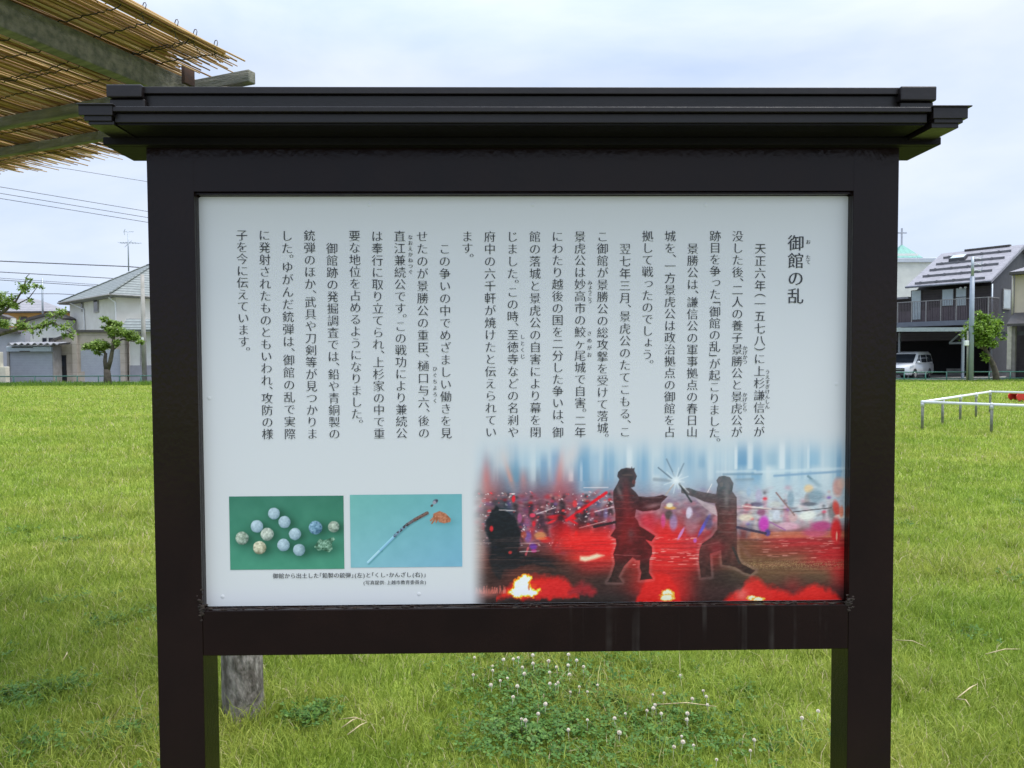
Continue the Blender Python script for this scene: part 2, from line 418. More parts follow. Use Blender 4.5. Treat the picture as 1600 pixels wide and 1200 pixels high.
STRAW = pm('dry_straw', (0.50, 0.42, 0.25), (0.36, 0.28, 0.15), 30, 0.8)
straws = [((530, 1124), (572, 1127), 'pale dry straw lying flat beside the clover tuft right of the grey post'), ((534, 1137), (560, 1122), 'short dry straw leaning against the clover tuft right of the grey post'),
          ((543, 1148), (574, 1128), 'thin dry straw slanting below the clover tuft'), ((1496, 1090), (1528, 1068), 'dry straw slanting up right of the sign'), ((1494, 1092), (1516, 1104), 'dry straw slanting down right of the sign'),
          ((1540, 1022), (1595, 1014), 'long pale straw lying on the lawn at the right edge'), ((1400, 1000), (1446, 1010), 'dry straw lying close to the right post of the sign'), ((98, 1032), (105, 1018), 'short pale dry stalk standing in the lawn left of the sign'),
          ((1020, 1101), (1120, 1104), 'long dry straw lying on the lawn under the sign')]
for (a, b, lb) in straws:
    p, q = gnd(*a, .05), gnd(*b, .065)
    md = (p + q) / 2 + Vector((0.01, 0, .012))
    o = MB().tube([p, md, q], [.0022, .0026, .001], 5).build('dry_straw', STRAW, smooth=True)
    tag(o, lb, 'straw', 'dry straws on the lawn')

# ================================================================== the information sign
S0 = Vector((0.022, 1.6, 0)); SA = 0.0162
SX, SY = Vector((math.cos(SA), math.sin(SA), 0)), Vector((-math.sin(SA), math.cos(SA), 0))
def S(px, py, v=0.0):
    p = hit(px, py, S0 + SY * v, SY) - S0
    return p.dot(SX), p.z
sign = empty('information_sign', S0, SA, 'large dark brown framed information board with a small roof on the lawn', 'sign')
uL = (S(228, 228)[0] + S(250, 1200)[0]) / 2; uR = (S(1405, 240)[0] + S(1392, 1200)[0]) / 2
iL = (S(302, 300)[0] + S(318, 1020)[0]) / 2; iR = (S(1334, 300)[0] + S(1325, 1020)[0]) / 2
wT = (S(300, 222)[1] + S(1330, 226)[1]) / 2
wI = (S(302, 299)[1] + S(1334, 298)[1]) / 2
wB1 = (S(320, 954)[1] + S(1325, 945)[1]) / 2; wB0 = (S(320, 1026)[1] + S(1322, 1014)[1]) / 2
print('SIGN', uL, uR, iL, iR, wT, wI, wB1, wB0, S(228, 228), S(250, 1200), S(1405, 240), S(1392, 1200), S(302, 300), S(318, 1020))
DP = 0.083
MB().box(uL, iL, 0, DP, -0.3, wT).build('post', SIGN_PAINT, sign, 0.0012)
MB().box(iR, uR, 0, DP, -0.3, wT).build('post', SIGN_PAINT, sign, 0.0012)
MB().box(iL, iR, 0.0003, DP - .001, wI, wT).build('top_rail', SIGN_PAINT, sign)

def drip_mat():
    m = pm('dark_brown_paint_with_drips', (0.0072, 0.003, 0.0022), (0.0105, 0.0044, 0.0032), 9, 0.2, 0.05, 110, spec=0.2)
    t = m.node_tree; b = t.nodes['Principled BSDF']
    tcn = t.nodes.new('ShaderNodeTexCoord'); mpn = t.nodes.new('ShaderNodeMapping'); mpn.inputs['Scale'].default_value = (34, 1, 1.2)
    n = t.nodes.new('ShaderNodeTexNoise'); n.inputs['Scale'].default_value = 1.0; n.inputs['Detail'].default_value = 3
    t.links.new(tcn.outputs['Object'], mpn.inputs[0]); t.links.new(mpn.outputs[0], n.inputs['Vector'])
    r = t.nodes.new('ShaderNodeValToRGB'); r.color_ramp.elements[0].position = 0.56; r.color_ramp.elements[1].position = 0.76
    t.links.new(n.outputs['Fac'], r.inputs[0])
    sp = t.nodes.new('ShaderNodeSeparateXYZ'); t.links.new(tcn.outputs['Object'], sp.inputs[0])
    mr = t.nodes.new('ShaderNodeMapRange'); mr.inputs['From Min'].default_value = -.1; mr.inputs['From Max'].default_value = .5
    t.links.new(sp.outputs['X'], mr.inputs['Value'])
    mp2 = t.nodes.new('ShaderNodeMapping'); mp2.inputs['Scale'].default_value = (11, 1, 13); n3 = t.nodes.new('ShaderNodeTexNoise'); n3.inputs['Scale'].default_value = 1.0
    t.links.new(tcn.outputs['Object'], mp2.inputs[0]); t.links.new(mp2.outputs[0], n3.inputs['Vector'])
    r3 = t.nodes.new('ShaderNodeValToRGB'); r3.color_ramp.elements[0].position = 0.36; r3.color_ramp.elements[1].position = 0.66; t.links.new(n3.outputs['Fac'], r3.inputs[0])
    m3 = t.nodes.new('ShaderNodeMath'); m3.operation = 'MULTIPLY'; t.links.new(r.outputs[0], m3.inputs[0]); t.links.new(r3.outputs[0], m3.inputs[1])
    mu = t.nodes.new('ShaderNodeMath'); mu.operation = 'MULTIPLY'; t.links.new(m3.outputs[0], mu.inputs[0]); t.links.new(mr.outputs[0], mu.inputs[1])
    mm = t.nodes.new('ShaderNodeMix'); mm.data_type = 'RGBA'
    t.links.new(mu.outputs[0], mm.inputs[0]); t.links.new(b.inputs['Base Color'].links[0].from_socket, mm.inputs[6])
    mm.inputs[7].default_value = (0.075, 0.066, 0.06, 1); t.links.new(mm.outputs[2], b.inputs['Base Color'])
    return m
MB().box(iL, iR, 0.0006, DP - .001, wB0, wB1).build('bottom_rail', drip_mat(), sign, 0.002, label='lower rail with pale drip stains')
# the bead that holds the panel, the panel set back in it
PV = 0.024
pL = (S(311, 308, PV)[0] + S(322, 947, PV)[0]) / 2; pR = (S(1325, 306, PV)[0] + S(1320, 937, PV)[0]) / 2
pT = (S(311, 307.5, PV)[1] + S(1325, 306, PV)[1]) / 2; pB = (S(322, 947, PV)[1] + S(1320, 938, PV)[1]) / 2
print('PANEL', pL, pR, pT, pB, S(311, 308, PV), S(322, 947, PV), S(1325, 306, PV), S(1320, 937, PV))
bd = MB()
bd.box(iL + .0004, pL - .001, 0.009, 0.034, wB1 + .0003, wI - .0004); bd.box(pR + .001, iR - .0004, 0.009, 0.034, wB1 + .0003, wI - .0004)
bd.box(pL - .0008, pR + .0008, 0.009, 0.034, pT + .001, wI - .0006)
bd.build('panel_bead', SIGN_PAINT, sign, 0.0015)
# rounded-corner panel
def rrect(x0, x1, z0, z1, r, n=5):
    pts = []
    for cx, cz, a in ((x1 - r, z1 - r, 0), (x0 + r, z1 - r, 90), (x0 + r, z0 + r, 180), (x1 - r, z0 + r, 270)):
        for i in range(n + 1):
            t = R(a + 90 * i / n); pts.append((cx + r * math.cos(t), cz + r * math.sin(t)))
    return pts
panel = MB().prism(rrect(pL, pR, pB, pT, 0.006), PV, PV + 0.004).build('panel', PANEL_W, sign)
MB().box(pL - .01, pR + .01, PV + 0.0045, DP - .004, wB1, pT + .01).build('panel_back', SIGN_PAINT, sign)
for px, py in ((577, 320), (832, 320), (1102, 320), (327, 622), (1307, 600), (348, 932), (655, 928)):
    u, z = S(px, py, PV); sb = MB()
    sb.add([(u + .0045 * math.cos(k * .524), PV - .0002, z + .0045 * math.sin(k * .524)) for k in range(12)] + [(u + .0032 * math.cos(k * .524), PV - .0007, z + .0032 * math.sin(k * .524)) for k in range(12)],
           [(k, (k + 1) % 12, (k + 1) % 12 + 12, k + 12) for k in range(12)] + [tuple(range(12, 24))])
    sb.build('screw_cap', PANEL_W, panel, smooth=True)
# rust lumps along the ledge under the panel and at its two corners
rl = random.Random(4)
def crust(cx, cz, n, sx, sz, name='rust_crust'):
    b = MB()
    for i in range(n):
        x, z = cx + rl.gauss(0, sx), cz + rl.gauss(0, sz)
        b.ball((x, rl.uniform(-.001, .004), z), rl.uniform(.001, .003), 6, 4, (rl.uniform(.8, 2), .7, rl.uniform(.6, 1.2)))
    b.build(name, RUST, sign)
crust(iL - .001, wB1 + .002, 60, .0035, .009); crust(iR + .001, wB1 + .003, 70, .004, .008)
crust(iL - .004, wB1 + .03, 14, .003, .012)
b = MB()
for i in range(150):
    x = rl.uniform(iL, iR); 
    if rl.random() < .6: x = iL + (iR - iL) * rl.choice((.02, .1, .24, .31, .5, .62, .7, .9, .97)) + rl.gauss(0, .02)
    x = min(max(x, iL), iR)
    b.ball((x, rl.uniform(.0005, .022), wB1 + rl.uniform(-.0015, .003)), rl.uniform(.001, .0025), 6, 4, (rl.uniform(1.2, 4.5), .8, .7))
b.tube([(iL + (iR - iL) * i / 60, .014 + .004 * math.sin(i * 1.7), wB1 + .0006 * math.sin(i * 2.9)) for i in range(61)], .0016, 5)
b.build('rust_line', RUST, sign)

# roof of the sign
VE = -0.115
def US(pxl, pxr, py, v): return S(pxl, py, v)[0], S(pxr, py, v)[0]
def W(py, v): return S(800, py, v)[1]
zl = W(166.5, VE); z2 = W(177, VE + .01); z3 = W(191.5, VE + .01)
a, b_ = US(172, 1456, 170, VE)
BK = 2 * 0.0415 - VE                       # rear eave, mirrored about the posts
zR = W(153, -.01)
rb = MB()
rb.box(a, b_, VE, BK, z2, zl); rb.box(a + .003, b_ - .003, VE + .01, BK - .01, z3, z2 - .0005)
rb.prism([(VE + .004, zl + .0005), (0.0415, zl + .036), (BK - .004, zl + .0005)], a + .002, b_ - .002, 'x')
roof = rb.build('roof', ROOF_METAL, sign, 0.0012)
MB().box(a + .006, b_ - .006, VE + .014, BK - .014, z3 - .004, z3 - .0003).build('soffit_shade_board', HEADER, roof)  # thin board added to keep the shaded underside of the eave near black
zt = W(137, .01); zt2 = W(148, .01); zm = W(165, .01)
ra, rbb = US(212, 1412, 140, .01)
MB().box(ra, rbb, 0.005, 0.078, zt2, zt).box(ra + .001, rbb - .001, 0.013, 0.070, zl, zt2 - .0004).build('ridge', ROOF_METAL, roof, 0.0015)
for s, (x0, x1, y0, y1) in ((-1, (165, 221, 131, 152)), (1, (1408, 1464, 134, 157))):
    u0, t1 = S(x0, y0, -.006); u1, t0 = S(x1, y1, -.006)
    MB().box(u0, u1, -.006, .089, t0, t1).box(u0 + .003, u1 + (.004 if s < 0 else -.003), .001, .082, zl + .0004, t0 - .0004).build('ridge_cap', ROOF_METAL, roof, 0.003)
    st = MB()
    e = [(118, 176, 161, 163.5), (122, 175, 163.5, 180), (131, 174, 180, 189), (138, 178, 189, 195)] if s < 0 else [(1520, 1458, 164, 166.5), (1513, 1459, 166.5, 185), (1505, 1460, 185, 192), (1498, 1456, 192, 200)]
    for i, (xo, xi, ya, yb) in enumerate(e):
        v = VE - .006 + i * .004
        uo, ui = S(xo, ya, v)[0], S(xi, ya, v)[0]
        st.box(min(uo, ui), max(uo, ui), v, BK + .006 - i * .004, S(xo, yb, v)[1] + .0002, S(xo, ya, v)[1])
    st.build('eave_end_cap', ROOF_METAL, roof, 0.001)
hv = -.012
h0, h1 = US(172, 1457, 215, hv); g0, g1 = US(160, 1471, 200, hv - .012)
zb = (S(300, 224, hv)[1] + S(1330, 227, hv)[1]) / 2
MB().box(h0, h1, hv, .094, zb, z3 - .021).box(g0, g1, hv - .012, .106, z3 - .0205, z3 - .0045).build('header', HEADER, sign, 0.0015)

# ---- lettering (Noto glyphs from the built-in font; horizontals thinned to a mincho weight)
GL = {}
def glyph(ch, th=0.021, tv=0.003):
    key = (ch, th, tv)
    if key in GL: return GL[key]
    c = bpy.data.curves.new('g', 'FONT'); c.body = ch; c.resolution_u = 3
    ob = bpy.data.objects.new('g', c); COL.objects.link(ob)
    dg = bpy.context.evaluated_depsgraph_get()
    me = bpy.data.meshes.new_from_object(ob.evaluated_get(dg))
    V = np.array([v.co[:2] for v in me.vertices]).reshape(-1, 2); Fc = [tuple(p.vertices) for p in me.polygons]
    bpy.data.objects.remove(ob); bpy.data.curves.remove(c); bpy.data.meshes.remove(me)
    cnt = {}
    for f in Fc:
        ar = sum(V[f[i]][0] * V[f[(i + 1) % len(f)]][1] - V[f[(i + 1) % len(f)]][0] * V[f[i]][1] for i in range(len(f)))
        g = f if ar > 0 else f[::-1]
        for i in range(len(g)):
            e = (g[i], g[(i + 1) % len(g)]); cnt[e] = cnt.get(e, 0) + 1
    nrm = np.zeros_like(V)
    for (i, j) in cnt:
        if (j, i) not in cnt:
            d = V[j] - V[i]; l = math.hypot(*d)
            if l > 1e-9:
                nn = np.array((d[1], -d[0])) / l
                nrm[i] += nn; nrm[j] += nn
    l = np.linalg.norm(nrm, axis=1); l[l == 0] = 1; nrm /= l[:, None]
    V2 = V.copy(); V2[:, 1] -= nrm[:, 1] * th; V2[:, 0] += nrm[:, 0] * tv
    GL[key] = (V2 - np.array((0.5, 0.38)), Fc)
    return GL[key]
VERT_ROT = '（）「」()'
SMALLK = 'ょっゃゅ'
TV = PV - 0.0012
def place(mb, ch, u, z, size, vertical=True, th=.021, tv=.003, sx=1.0):
    V, Fc = glyph(ch, th, tv)
    V = V.copy()
    if vertical:
        if ch in VERT_ROT: V = np.stack([V[:, 1], -V[:, 0]], 1)
        if ch in '、。': V = V + np.array((0.66, 0.66))
        if ch in SMALLK: V = V + np.array((0.09, 0.10))
    mb.add([(u + p[0] * size * sx, TV, z + p[1] * size) for p in V], [f[::-1] for f in Fc])
HALF = '、。（）「」'
def column(mb, text, px, y0, y1, size, **k):
    """vertical line of text whose ink runs from photo row y0 to y1 (at column px at the top, leaning with the board)"""
    adv = [0.5 if c in HALF else 1.0 for c in text]
    u, z0 = S(px, y0, TV); z1 = S(px, y1, TV)[1]
    n = sum(adv) ; step = (z0 - z1) / n; z = z0
    for c, a in zip(text, adv):
        cz = z - step * a / 2
        if c in '、。': cz = z - step * 0.5
        if c == '（' or c == '「': cz = z - step * a * 0.02
        if c == '）' or c == '」': cz = z - step * a * 0.98
        if c != '　': place(mb, c, u, cz, size, **k)
        z -= step * a
cols = [('天正六年（一五七八）に上杉謙信公が', 378.5, 684), ('没した後、二人の養子景勝公と景虎公が', 359.5, 684), ('跡目を争った「御館の乱」が起こりました。', 359.5, 694), ('景勝公は、謙信公の軍事拠点の春日山', 379, 684), ('城を、一方景虎公は政治拠点の御館を占', 359.5, 684), ('拠して戦ったのでしょう。', 359.5, 572),
        ('翌七年三月、景虎公のたてこもる、こ', 379, 684), ('こ御館が景勝公の総攻撃を受けて落城。', 360, 687), ('景虎公は妙高市の鮫ヶ尾城で自害。二年', 360, 684.5), ('にわたり越後の国を二分した争いは、御', 360, 684.5), ('館の落城と景虎公の自害により幕を閉', 360, 684.5), ('じました。この時、至徳寺などの名刹や', 360, 684.5), ('府中の六千軒が焼けたと伝えられてい', 360, 684.5), ('ます。', 360, 406),
        ('この争いの中でめざましい働きを見', 379, 686), ('せたのが景勝公の重臣、樋口与六、後の', 359.5, 686), ('直江兼続公です。この戦功により兼続公', 359.5, 686), ('は奉行に取り立てられ、上杉家の中で重', 359.5, 686.5), ('要な地位を占めるようになりました。', 359, 665), ('御館跡の発掘調査では、鉛や青銅製の', 378.5, 687), ('銃弾のほか、武具や刀剣等が見つかりま', 358.5, 687), ('した。ゆがんだ銃弾は、御館の乱で実際', 358.5, 687.5), ('に発射されたものともいわれ、攻防の様', 358, 687.5), ('子を今に伝えています。', 358, 552)]
tb = MB()
SZ = S(820, 500, TV)[0] - S(801.5, 500, TV)[0]      # one em
for i, (t, y0, y1) in enumerate(cols):
    px = 1188.3 - i * 35.25
    column(tb, t, px, y0, y1, SZ)
tb.build('body_text', INK, panel)
tb = MB(); column(tb, '御館の乱', 1244.0, 365.5, 476, SZ * 1.42, th=.012, tv=.012); tb.build('title_text', INK, panel)
for t, px, y0, y1 in (('お', 1263, 373, 383), ('たて', 1263, 398, 413), ('うえすぎけんしん', 1199.5, 577, 639), ('かげかつ', 1164.3, 540, 569), ('かげとら', 1164, 613, 643), ('みょうこう', 921.8, 438, 474), ('さめがお', 921, 515, 560), ('しとくじ', 816.5, 521, 562), ('ひぐちよろく', 679.5, 571, 631), ('なおえかねつぐ', 641, 366, 429)):
    tb = MB(); column(tb, t, px, y0, y1, SZ * .42, th=.004, tv=.012); tb.build('ruby_text', INK, panel)
tb = MB()
def hline(text, x0, x1, y, size):
    adv = [0.5 if c in '「」()・（）:' else 1.0 for c in text]; u0, z = S(x0, y, TV); u1 = S(x1, y, TV)[0]
    st = (u1 - u0) / sum(adv); u = u0
    for c, a in zip(text, adv):
        off = {'「': -.25, '（': -.25, '」': .25, '）': .25}.get(c, 0)
        if c in '():': off = 0.34
        place(tb, c, u + st * a / 2 + off * size, z, size, False, .006, .012); u += st * a
hline('御館から出土した「鉛製の銃弾」(左)と「くし・かんざし(右)」', 426, 666, 900, SZ * .485)
hline('(写真提供:上越市教育委員会)', 567, 666.5, 910.5, SZ * .395)
tb.build('caption_text', INK, panel)
# ---- the printed pictures: painted on a fine grid of the panel's own surface
class Canvas:
    def __init__(s, x0, y0, x1, y1, k=1.0):
        s.x0, s.y0, s.x1, s.y1 = x0, y0, x1, y1
        s.W, s.H = int((x1 - x0) * k), int((y1 - y0) * k)
        s.X, s.Y = np.meshgrid(x0 + (np.arange(s.W) + .5) / k, y0 + (np.arange(s.H) + .5) / k)
        s.C = np.zeros((s.H, s.W, 3)); s.k = k
    def mixin(s, col, a):
        a = np.clip(a, 0, 1)[..., None]; s.C = s.C * (1 - a) + np.asarray(col, float) * a
    def gauss(s, x, y, sx, sy, col, al=1.0, rot=0, p=2):
        c, n = math.cos(rot), math.sin(rot)
        u = ((s.X - x) * c + (s.Y - y) * n) / sx; v = (-(s.X - x) * n + (s.Y - y) * c) / sy
        s.mixin(col, al * np.exp(-0.5 * (u * u + v * v) ** (p / 2)))
    def dab(s, x, y, sx, sy, col, al=1.0, rot=0, soft=.35):     # small hard-edged stroke
        m = max(sx, sy) * 1.8 + 2
        i0, i1 = int((y - m - s.y0) * s.k), int((y + m - s.y0) * s.k) + 1; j0, j1 = int((x - m - s.x0) * s.k), int((x + m - s.x0) * s.k) + 1
        i0, j0 = max(i0, 0), max(j0, 0); i1, j1 = min(i1, s.H), min(j1, s.W)
        if i0 >= i1 or j0 >= j1: return
        X, Y = s.X[i0:i1, j0:j1], s.Y[i0:i1, j0:j1]
        c, n = math.cos(rot), math.sin(rot)
        d = np.hypot(((X - x) * c + (Y - y) * n) / sx, (-(X - x) * n + (Y - y) * c) / sy)
        a = np.clip((1.15 - d) / soft, 0, 1)[..., None] * al
        s.C[i0:i1, j0:j1] = s.C[i0:i1, j0:j1] * (1 - a) + np.asarray(col, float) * a
    def mask(s, pts, soft=1.0):
        ins = np.zeros((s.H, s.W), bool); n = len(pts); D = np.full((s.H, s.W), 1e9)
        for i in range(n):
            (ax, ay), (bx, by) = pts[i], pts[(i + 1) % n]
            cond = (ay > s.Y) != (by > s.Y)
            if ay != by:
                xx = ax + (s.Y - ay) * (bx - ax) / (by - ay); ins ^= cond & (s.X < xx)
            dx, dy = bx - ax, by - ay; q = np.clip(((s.X - ax) * dx + (s.Y - ay) * dy) / (dx * dx + dy * dy + 1e-9), 0, 1)
            D = np.minimum(D, np.hypot(s.X - ax - q * dx, s.Y - ay - q * dy))
        return np.where(ins, D, -D)
    def poly(s, pts, col, al=1.0, soft=0.8):
        s.mixin(col, al * np.clip(s.mask(pts) / soft + .5, 0, 1))
    def line(s, x0, y0, x1, y1, w, col, al=1.0, soft=.8):
        dx, dy = x1 - x0, y1 - y0; q = np.clip(((s.X - x0) * dx + (s.Y - y0) * dy) / (dx * dx + dy * dy), 0, 1)
        d = np.hypot(s.X - x0 - q * dx, s.Y - y0 - q * dy)
        s.mixin(col, al * np.clip((w / 2 - d) / soft + .5, 0, 1))
    def fb(s, seed, scx, scy=None, octs=3):
        return fbm2(s.X * 1.0, s.Y * (scy or scx) / scx, seed, scx, octs)
    def to_mesh(s, name, parent, u0, u1, zt, zb, v):
        nx, ny = s.W, s.H
        U, Z = np.meshgrid(np.linspace(u0, u1, nx), np.linspace(zt, zb, ny))
        V = np.stack([U, np.full_like(U, v), Z], -1).reshape(-1, 3)
        idx = np.arange(nx * ny).reshape(ny, nx)
        Fq = np.stack([idx[1:, :-1], idx[1:, 1:], idx[:-1, 1:], idx[:-1, :-1]], -1).reshape(-1, 4)
        o = np_mesh(name, V, [Fq], PRINT, parent)
        alb = np.clip(lin(np.clip(s.C, 0, 255)) / lin((203, 209, 214)) * np.array((0.687, 0.698, 0.691)), 0.008, 0.9)
        at_ = o.data.color_attributes.new('print', 'FLOAT_COLOR', 'POINT')
        at_.data.foreach_set('color', np.concatenate([alb.reshape(-1, 3), np.ones((nx * ny, 1))], 1).astype(np.float32).ravel())
        return o

def blur(C, sx, sy, m):
    out = C
    for ax, s_ in ((1, sx), (0, sy)):
        r_ = int(3 * s_) + 1; k_ = np.exp(-.5 * (np.arange(-r_, r_ + 1) / s_) ** 2); k_ /= k_.sum()
        P = np.pad(out, [(r_, r_) if a == ax else (0, 0) for a in range(3)], 'edge'); n = C.shape[ax]
        out = sum(w_ * np.take(P, range(i, i + n), axis=ax) for i, w_ in enumerate(k_))
    return np.where(m[..., None], out, C)
def battle():
    c = Canvas(724, 655, 1322, 939, 0.95); rg = np.random.default_rng(11); X, Y = c.X, c.Y
    white = np.array((203, 209, 214.))
    ys = [655, 690, 720, 745, 765, 785, 805, 825, 850, 875, 900, 925, 940]
    cl = [(203, 209, 214), (184, 203, 214), (168, 194, 210), (152, 178, 198), (140, 150, 170), (128, 110, 126), (122, 88, 98), (120, 66, 70), (112, 50, 48), (100, 48, 40), (84, 42, 36), (62, 36, 34), (48, 36, 34)]
    for ch in range(3): c.C[..., ch] = np.interp(Y, ys, [q[ch] for q in cl])
    # pale right-hand background
    g = np.clip((X - 1125) / 60, 0, 1) * np.clip((835 - Y) / 25, 0, 1) * np.clip((Y - 700) / 40, 0, 1)
    c.mixin((192, 211, 219), g * .85)
    g = np.clip((960 - X) / 120, 0, 1) * np.clip((Y - 725) / 40, 0, 1) * np.clip((870 - Y) / 40, 0, 1)
    c.mixin((92, 96, 112), g * .75)
    # vertical bands of the sky part
    vb = fbm2(X, X * 0, 21, 0.045, 4); fade = np.clip((Y - 672) / 50, 0, 1) * np.clip((775 - Y) / 30, 0, 1)
    c.mixin((112, 158, 192), np.clip((vb - .5) * 3.2, 0, .75) * fade); c.mixin((206, 217, 222), np.clip((.46 - vb) * 4, 0, .7) * fade)
    for x, w_, y0, y1, col, al in ((765, 7, 700, 760, (120, 165, 190), .6), (803, 8, 715, 775, (95, 140, 165), .6), (850, 5, 700, 760, (110, 150, 185), .6), (868, 6, 690, 760, (105, 150, 190), .65), (912, 9, 680, 770, (110, 158, 192), .75), (930, 6, 690, 760, (130, 170, 200), .5), (955, 6, 690, 735, (130, 170, 198), .4), (1026, 5, 710, 745, (130, 170, 198), .5), (1096, 5, 700, 735, (120, 160, 190), .6),
                                (1160, 7, 686, 732, (105, 152, 188), .85), (1205, 8, 690, 732, (135, 172, 196), .6), (1272, 8, 688, 732, (135, 178, 205), .65), (1298, 9, 690, 735, (165, 195, 212), .5)):
        m = np.exp(-0.5 * ((X - x) / w_) ** 4) * np.clip((Y - y0) / 22, 0, 1) * np.clip((y1 - Y) / 7, 0, 1); c.mixin(col, m * al)
    for x, w_, y0, y1, al in ((1149.5, 2.2, 690, 735, .8), (1172, 4, 684, 735, .7), (1222, 4, 684, 735, .75), (1263, 2, 690, 735, .6), (983, 4, 690, 732, .75), (892, 3.4, 725, 752, .9), (908, 2, 715, 770, .5)):
        m = np.exp(-0.5 * ((X - x) / w_) ** 4) * np.clip((Y - y0) / 15, 0, 1) * np.clip((y1 - Y) / 3, 0, 1); c.mixin((215, 225, 230), m * al)
    c.line(1130, 741, 1190, 741, 3, (120, 150, 172), .8, 2); c.line(1150, 750, 1176, 749, 4, (130, 150, 165), .7, 3); c.line(1210, 744, 1315, 738, 3.4, (125, 160, 190), .8, 2); c.line(1180, 738, 1320, 733, 4, (205, 220, 228), .6, 3); c.line(1120, 737, 1180, 736, 3, (200, 215, 222), .7, 3); c.line(1263, 745, 1281, 760, 3.5, (105, 135, 150), .8, 2)
    # warm smoke columns on the left
    for x, y, sx, sy, col, al, r_ in ((760, 752, 5, 24, (205, 120, 118), .85, 0), (768, 780, 13, 30, (170, 95, 98), .75, 0), (750, 800, 8, 30, (190, 150, 142), .7, 0), (745, 838, 9, 28, (150, 105, 92), .8, 0), (797, 742, 3, 18, (215, 150, 135), .75, -.28), (788, 712, 12, 14, (205, 200, 200), .7, 0), (874, 742, 4, 24, (210, 140, 135), .75, .12), (880, 775, 14, 26, (180, 80, 92), .7, 0), (893, 708, 9, 20, (212, 202, 202), .7, .4), (830, 790, 20, 20, (165, 90, 115), .6, 0), (862, 800, 16, 18, (175, 55, 65), .6, 0), (788, 785, 8, 6, (150, 75, 80), .6, 0), (818, 752, 4, 12, (195, 130, 130), .6, 0)):
        c.gauss(x, y, sx, sy, col, al, r_)
    # crowd: many small strokes, motion-blurred sideways
    pal = [(28, 30, 38), (42, 40, 46), (60, 50, 56), (205, 30, 42), (185, 24, 34), (225, 60, 70), (190, 110, 130), (225, 205, 210), (118, 88, 165), (70, 80, 120), (150, 60, 70), (90, 40, 44)]
    for i in range(560):
        x = rg.uniform(742, 970); y = rg.triangular(758, 812, 866)
        q = pal[rg.integers(len(pal))] if x > 800 or rg.random() < .4 else pal[rg.integers(3)]
        c.dab(x, y, rg.uniform(1.5, 8), rg.uniform(1, 4.5), q, rg.uniform(.35, .8), rg.choice((0, 0, .1, 1.4, -.7, .7)))
    for i in range(300):
        x = rg.uniform(985, 1125); y = rg.triangular(760, 800, 850)
        q = [(150, 115, 135), (195, 60, 75), (210, 165, 175), (120, 95, 150), (60, 50, 62), (180, 140, 150), (225, 215, 220)][rg.integers(7)]
        c.dab(x, y, rg.uniform(1.5, 5), rg.uniform(1, 3.4), q, rg.uniform(.3, .7), rg.choice((0, .2, 1.4, -.8)))
    for i in range(260):
        x = rg.uniform(1140, 1320); y = rg.triangular(758, 800, 836)
        q = [(190, 160, 170), (215, 225, 228), (150, 165, 190), (225, 190, 190), (140, 120, 130), (205, 120, 140), (220, 215, 200)][rg.integers(7)]
        c.dab(x, y, rg.uniform(1.5, 6), rg.uniform(1, 3.2), q, rg.uniform(.3, .65), rg.choice((0, .2, 1.4, -.8)))
    c.C = blur(c.C, 2.3, 1.5, (Y > 750))
    for i in range(46):                    # small fighting figures of the crowd
        lt = i >= 30; x = rg.uniform(1150, 1300) if lt else rg.uniform(752, 955); y = rg.uniform(782, 828)
        q = [(40, 36, 42), (150, 22, 32), (62, 48, 56), (96, 84, 130), (28, 30, 36)][rg.integers(5)] if not lt else [(150, 120, 130), (110, 120, 140), (190, 120, 140), (200, 190, 190)][rg.integers(4)]
        al = .8 if not lt else .55; ln = rg.uniform(-.25, .25)
        c.dab(x, y, rg.uniform(3, 5.5), rg.uniform(8, 13), q, al, ln, .6); c.dab(x + ln * -9, y - 13, 2.4, 2.6, (206, 150, 140) if rg.random() < .4 else (44, 38, 42), al, 0, .5)
        c.dab(x - 2, y + 14, 2, 8, q, al, .2, .6); c.dab(x + 3, y + 14, 2, 8, q, al, -.25, .6)
        c.line(x - 12, y - rg.uniform(-4, 10), x + 16, y - rg.uniform(-4, 10), 1.1, (222, 205, 208) if rg.random() < .6 else (60, 50, 56), .65)
        if rg.random() < .6: c.dab(x, y - 4, 3.6, 2, [(226, 30, 44), (226, 70, 100), (214, 190, 200), (120, 86, 170)][rg.integers(4)], .85)
    c.C = blur(c.C, 1.3, 1.0, (Y > 750)); c.gauss(850, 800, 70, 26, (70, 30, 40), .25)
    for i in range(260): c.dab(rg.uniform(745, 960), rg.uniform(765, 850), rg.uniform(.7, 2.4), rg.uniform(.6, 1.2), [(236, 220, 224), (232, 60, 70), (226, 160, 170)][rg.integers(3)], rg.uniform(.5, .95), rg.choice((0, 0, .6)))
    # dark horseman mass
    c.gauss(786, 837, 20, 42, (20, 32, 40), 1, 0, 4); c.gauss(783, 845, 14, 36, (18, 26, 34), .9, 0, 4); c.gauss(784, 802, 10, 18, (45, 85, 95), .55); c.gauss(800, 868, 26, 13, (26, 24, 30), .9, 0, 3); c.gauss(850, 872, 24, 9, (24, 20, 24), .85, .15, 3); c.gauss(776, 880, 9, 16, (30, 26, 30), .8)
    c.gauss(744, 850, 8, 22, (135, 95, 78), .6)
